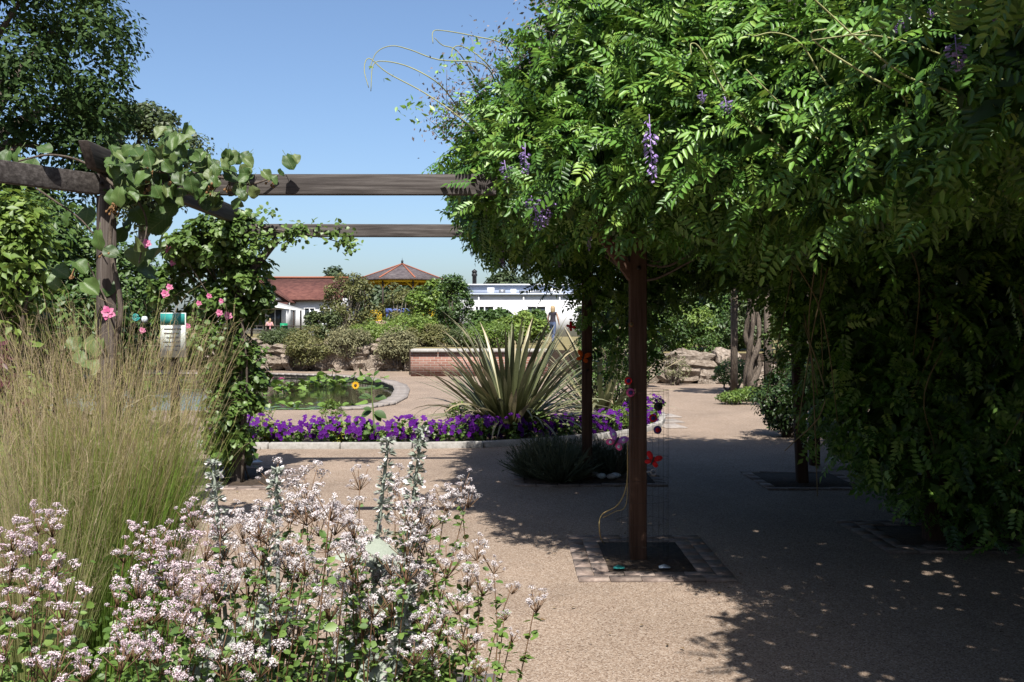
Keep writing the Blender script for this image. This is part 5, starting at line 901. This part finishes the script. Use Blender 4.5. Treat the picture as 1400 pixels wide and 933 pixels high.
# information board between kiwi vine and rose
sg_ = thing('notice_board', 'small teal and white notice board on a dark post behind the feather grass', 'sign', (*P(237, 446, 7.6)[:2], 0)); q = P(237, 455, 7.6)
MB().box((q[0], q[1]+.04, .75), (.06, .05, 1.6)).build('post', M['timber'], sg_); pn = MB().box((q[0], q[1], q[2]-.02), (.2, .025, .36)).build('panel', M['paper'], sg_); MB().box((q[0], q[1]-.0145, q[2]+.11), (.196, .004, .09)).build('header', M['teal'], pn)
for k in range(6): MB().box((q[0]-.01*(k % 2), q[1]-.0145, q[2]+.03-.035*k), (.14-.02*(k % 3), .004, .008)).build('text_line', M['grey'], pn)
sn = P(190, 436, 5.85); root = thing('knitted_snail', 'small teal and white knitted snail ornament on the kiwi stem', 'ornament', tuple(sn)); a = np.linspace(0, 12.5, 40); MB().tube(np.stack([sn[0]-.02+(.004+.0016*a)*np.cos(a), sn[1]+.0*a, sn[2]+.01+(.004+.0016*a)*np.sin(a)], 1), .006, 6).build('shell', M['teal'], root, smooth=True); v, t = lathe([(0, -.022), (.018, -.012), (.02, .004), (.014, .018), (0, .022)], 10); MB().add(v+sn+A([.035, 0, -.005]), t).build('head', M['palefelt'], root, smooth=True)
# ------------------------------------------------------------------ people
def person(label, x, y, z, h, pose, facing, top, legs, hair, seat=False):
    root = thing('person', label, 'person', (x, y, z)); k = h/1.7
    J = pose; names = list(J); idx = {n_: i for i, n_ in enumerate(names)}
    E = [('pelvis', 'waist'), ('waist', 'chest'), ('chest', 'neck'), ('neck', 'head0'), ('head0', 'head1')]+[e for s in 'LR' for e in (('chest', 'sh'+s), ('sh'+s, 'el'+s), ('el'+s, 'wr'+s), ('wr'+s, 'ha'+s), ('pelvis', 'hip'+s), ('hip'+s, 'kn'+s), ('kn'+s, 'an'+s), ('an'+s, 'to'+s))]
    me = bpy.data.meshes.new('body'); me.from_pydata([tuple(A(J[n_][:3])*k) for n_ in names], [(idx[a], idx[b]) for a, b in E], []); o = bpy.data.objects.new('tmp', me); COL.objects.link(o)
    sk = o.modifiers.new('skin', 'SKIN'); sv = me.skin_vertices[0].data
    for n_ in names: sv[idx[n_]].radius = (J[n_][3]*k, (J[n_][4] if len(J[n_]) > 4 else J[n_][3])*k); sv[idx[n_]].use_root = n_ == 'pelvis'
    ss_ = o.modifiers.new('sub', 'SUBSURF'); ss_.levels = 2; dg = bpy.context.evaluated_depsgraph_get(); bme = bpy.data.meshes.new_from_object(o.evaluated_get(dg)); bpy.data.objects.remove(o)
    bme.materials.clear()
    for m_ in ('skin', top, legs): bme.materials.append(M[m_])
    for f in bme.polygons:
        c_ = f.center/k; f.use_smooth = True; f.material_index = 0 if c_.z > J['neck'][2]-.04 or (abs(c_.x) > .195) else (1 if c_.z > J['pelvis'][2]+.02 else 2)
        if f.material_index == 2 and c_.z < .12: f.material_index = 1
    b = link('body', bme, (x, y, z), root); b.rotation_euler.z = facing
    hd = A(J['head1'][:3])*k; v, t = lathe([(0, .125), (.07, .1), (.105, .03), (.105, -.04), (.1, -.14), (.07, -.24), (.0, -.25)], 12); v = v*k; v[:, 1] = v[:, 1]*1.05+.035*k; front = (v[:, 1] < -.03*k) & (v[:, 2] < .04*k); v[front, 1] *= .45
    ca, sa = math.cos(facing), math.sin(facing); v = v+hd-A([0, 0, .03*k]); v = np.stack([v[:, 0]*ca-v[:, 1]*sa, v[:, 0]*sa+v[:, 1]*ca, v[:, 2]], 1)+A([x, y, z]); MB().add(v, t).build('hair', M[hair], root, smooth=True)
walk = dict(pelvis=(0, 0, .95, .15, .11), waist=(0, 0, 1.1, .125, .09), chest=(0, 0, 1.3, .16, .1), neck=(0, 0, 1.46, .05), head0=(0, -.01, 1.53, .07), head1=(0, -.02, 1.62, .085, .095))
for s, g in (('L', 1), ('R', -1)): walk.update({'sh'+s: (.17*g, 0, 1.39, .055), 'el'+s: (.22*g, .05*g, 1.12, .042), 'wr'+s: (.22*g, -.1+.06*g, .9, .03), 'ha'+s: (.21*g, -.15+.06*g, .82, .034, .018), 'hip'+s: (.09*g, 0, .88, .09), 'kn'+s: (.09*g, -.1*g-.04, .5, .06), 'an'+s: (.09*g, -.16*g+.04, .09, .042), 'to'+s: (.09*g, -.16*g-.12, .03, .035)})
person('person with fair hair in a dark sleeveless top walking past the bushes', *P(756, 446, 38.5)[:2], TZ, 1.58, walk, math.radians(150), 'darkcloth', 'denim', 'blond')
sit = dict(pelvis=(0, 0, .5, .16, .13), waist=(0, .02, .68, .14, .11), chest=(0, 0, .9, .17, .12), neck=(0, -.02, 1.06, .05), head0=(0, -.04, 1.13, .07), head1=(0, -.05, 1.22, .085, .095))
for s, g in (('L', 1), ('R', -1)): sit.update({'sh'+s: (.18*g, 0, .99, .058), 'el'+s: (.25*g, -.08, .74, .045), 'wr'+s: (.12*g, -.32, .74, .032), 'ha'+s: (.08*g, -.39, .745, .035, .02), 'hip'+s: (.1*g, -.03, .48, .1), 'kn'+s: (.12*g, -.46, .48, .07), 'an'+s: (.12*g, -.44, .09, .045), 'to'+s: (.12*g, -.57, .03, .035)})
qx = -17.3; person('person in a pink top seated at a picnic table by the canopy', qx, 66.95, TZ-.02, 1.72, sit, .3, 'pinkcloth', 'denim', 'blond')

# fallen leaves and petals blown against the edges
n_ = 420; px_ = rng.uniform(-3.2, 3.2, n_); py_ = rng.uniform(4.2, 11.4, n_); k = (rng.random(n_) < .25) | (abs(py_-7.2) < .5) | (abs(px_-.85) < .8) | (py_ > 11); px_, py_ = px_[k], py_[k]; n_ = len(px_)
V, T, r_ = scatter(LEAF, np.stack([px_, py_, 0*px_+.012], 1), np.stack([rng.normal(size=n_), rng.normal(size=n_), .05*rng.normal(size=n_)], 1), A([0, 0, 1.])+rng.normal(size=(n_, 3))*.15, .03*rng.uniform(.5, 1.3, n_))
tag(MB().add(V, T, r_).build('leaf_litter', leafmat('dry_fallen_leaf', [(.07, .045, .02), (.16, .10, .04), (.3, .24, .12)], .9, .1), kind='stuff'), 'small dry leaves fallen on the gravel around the posts')
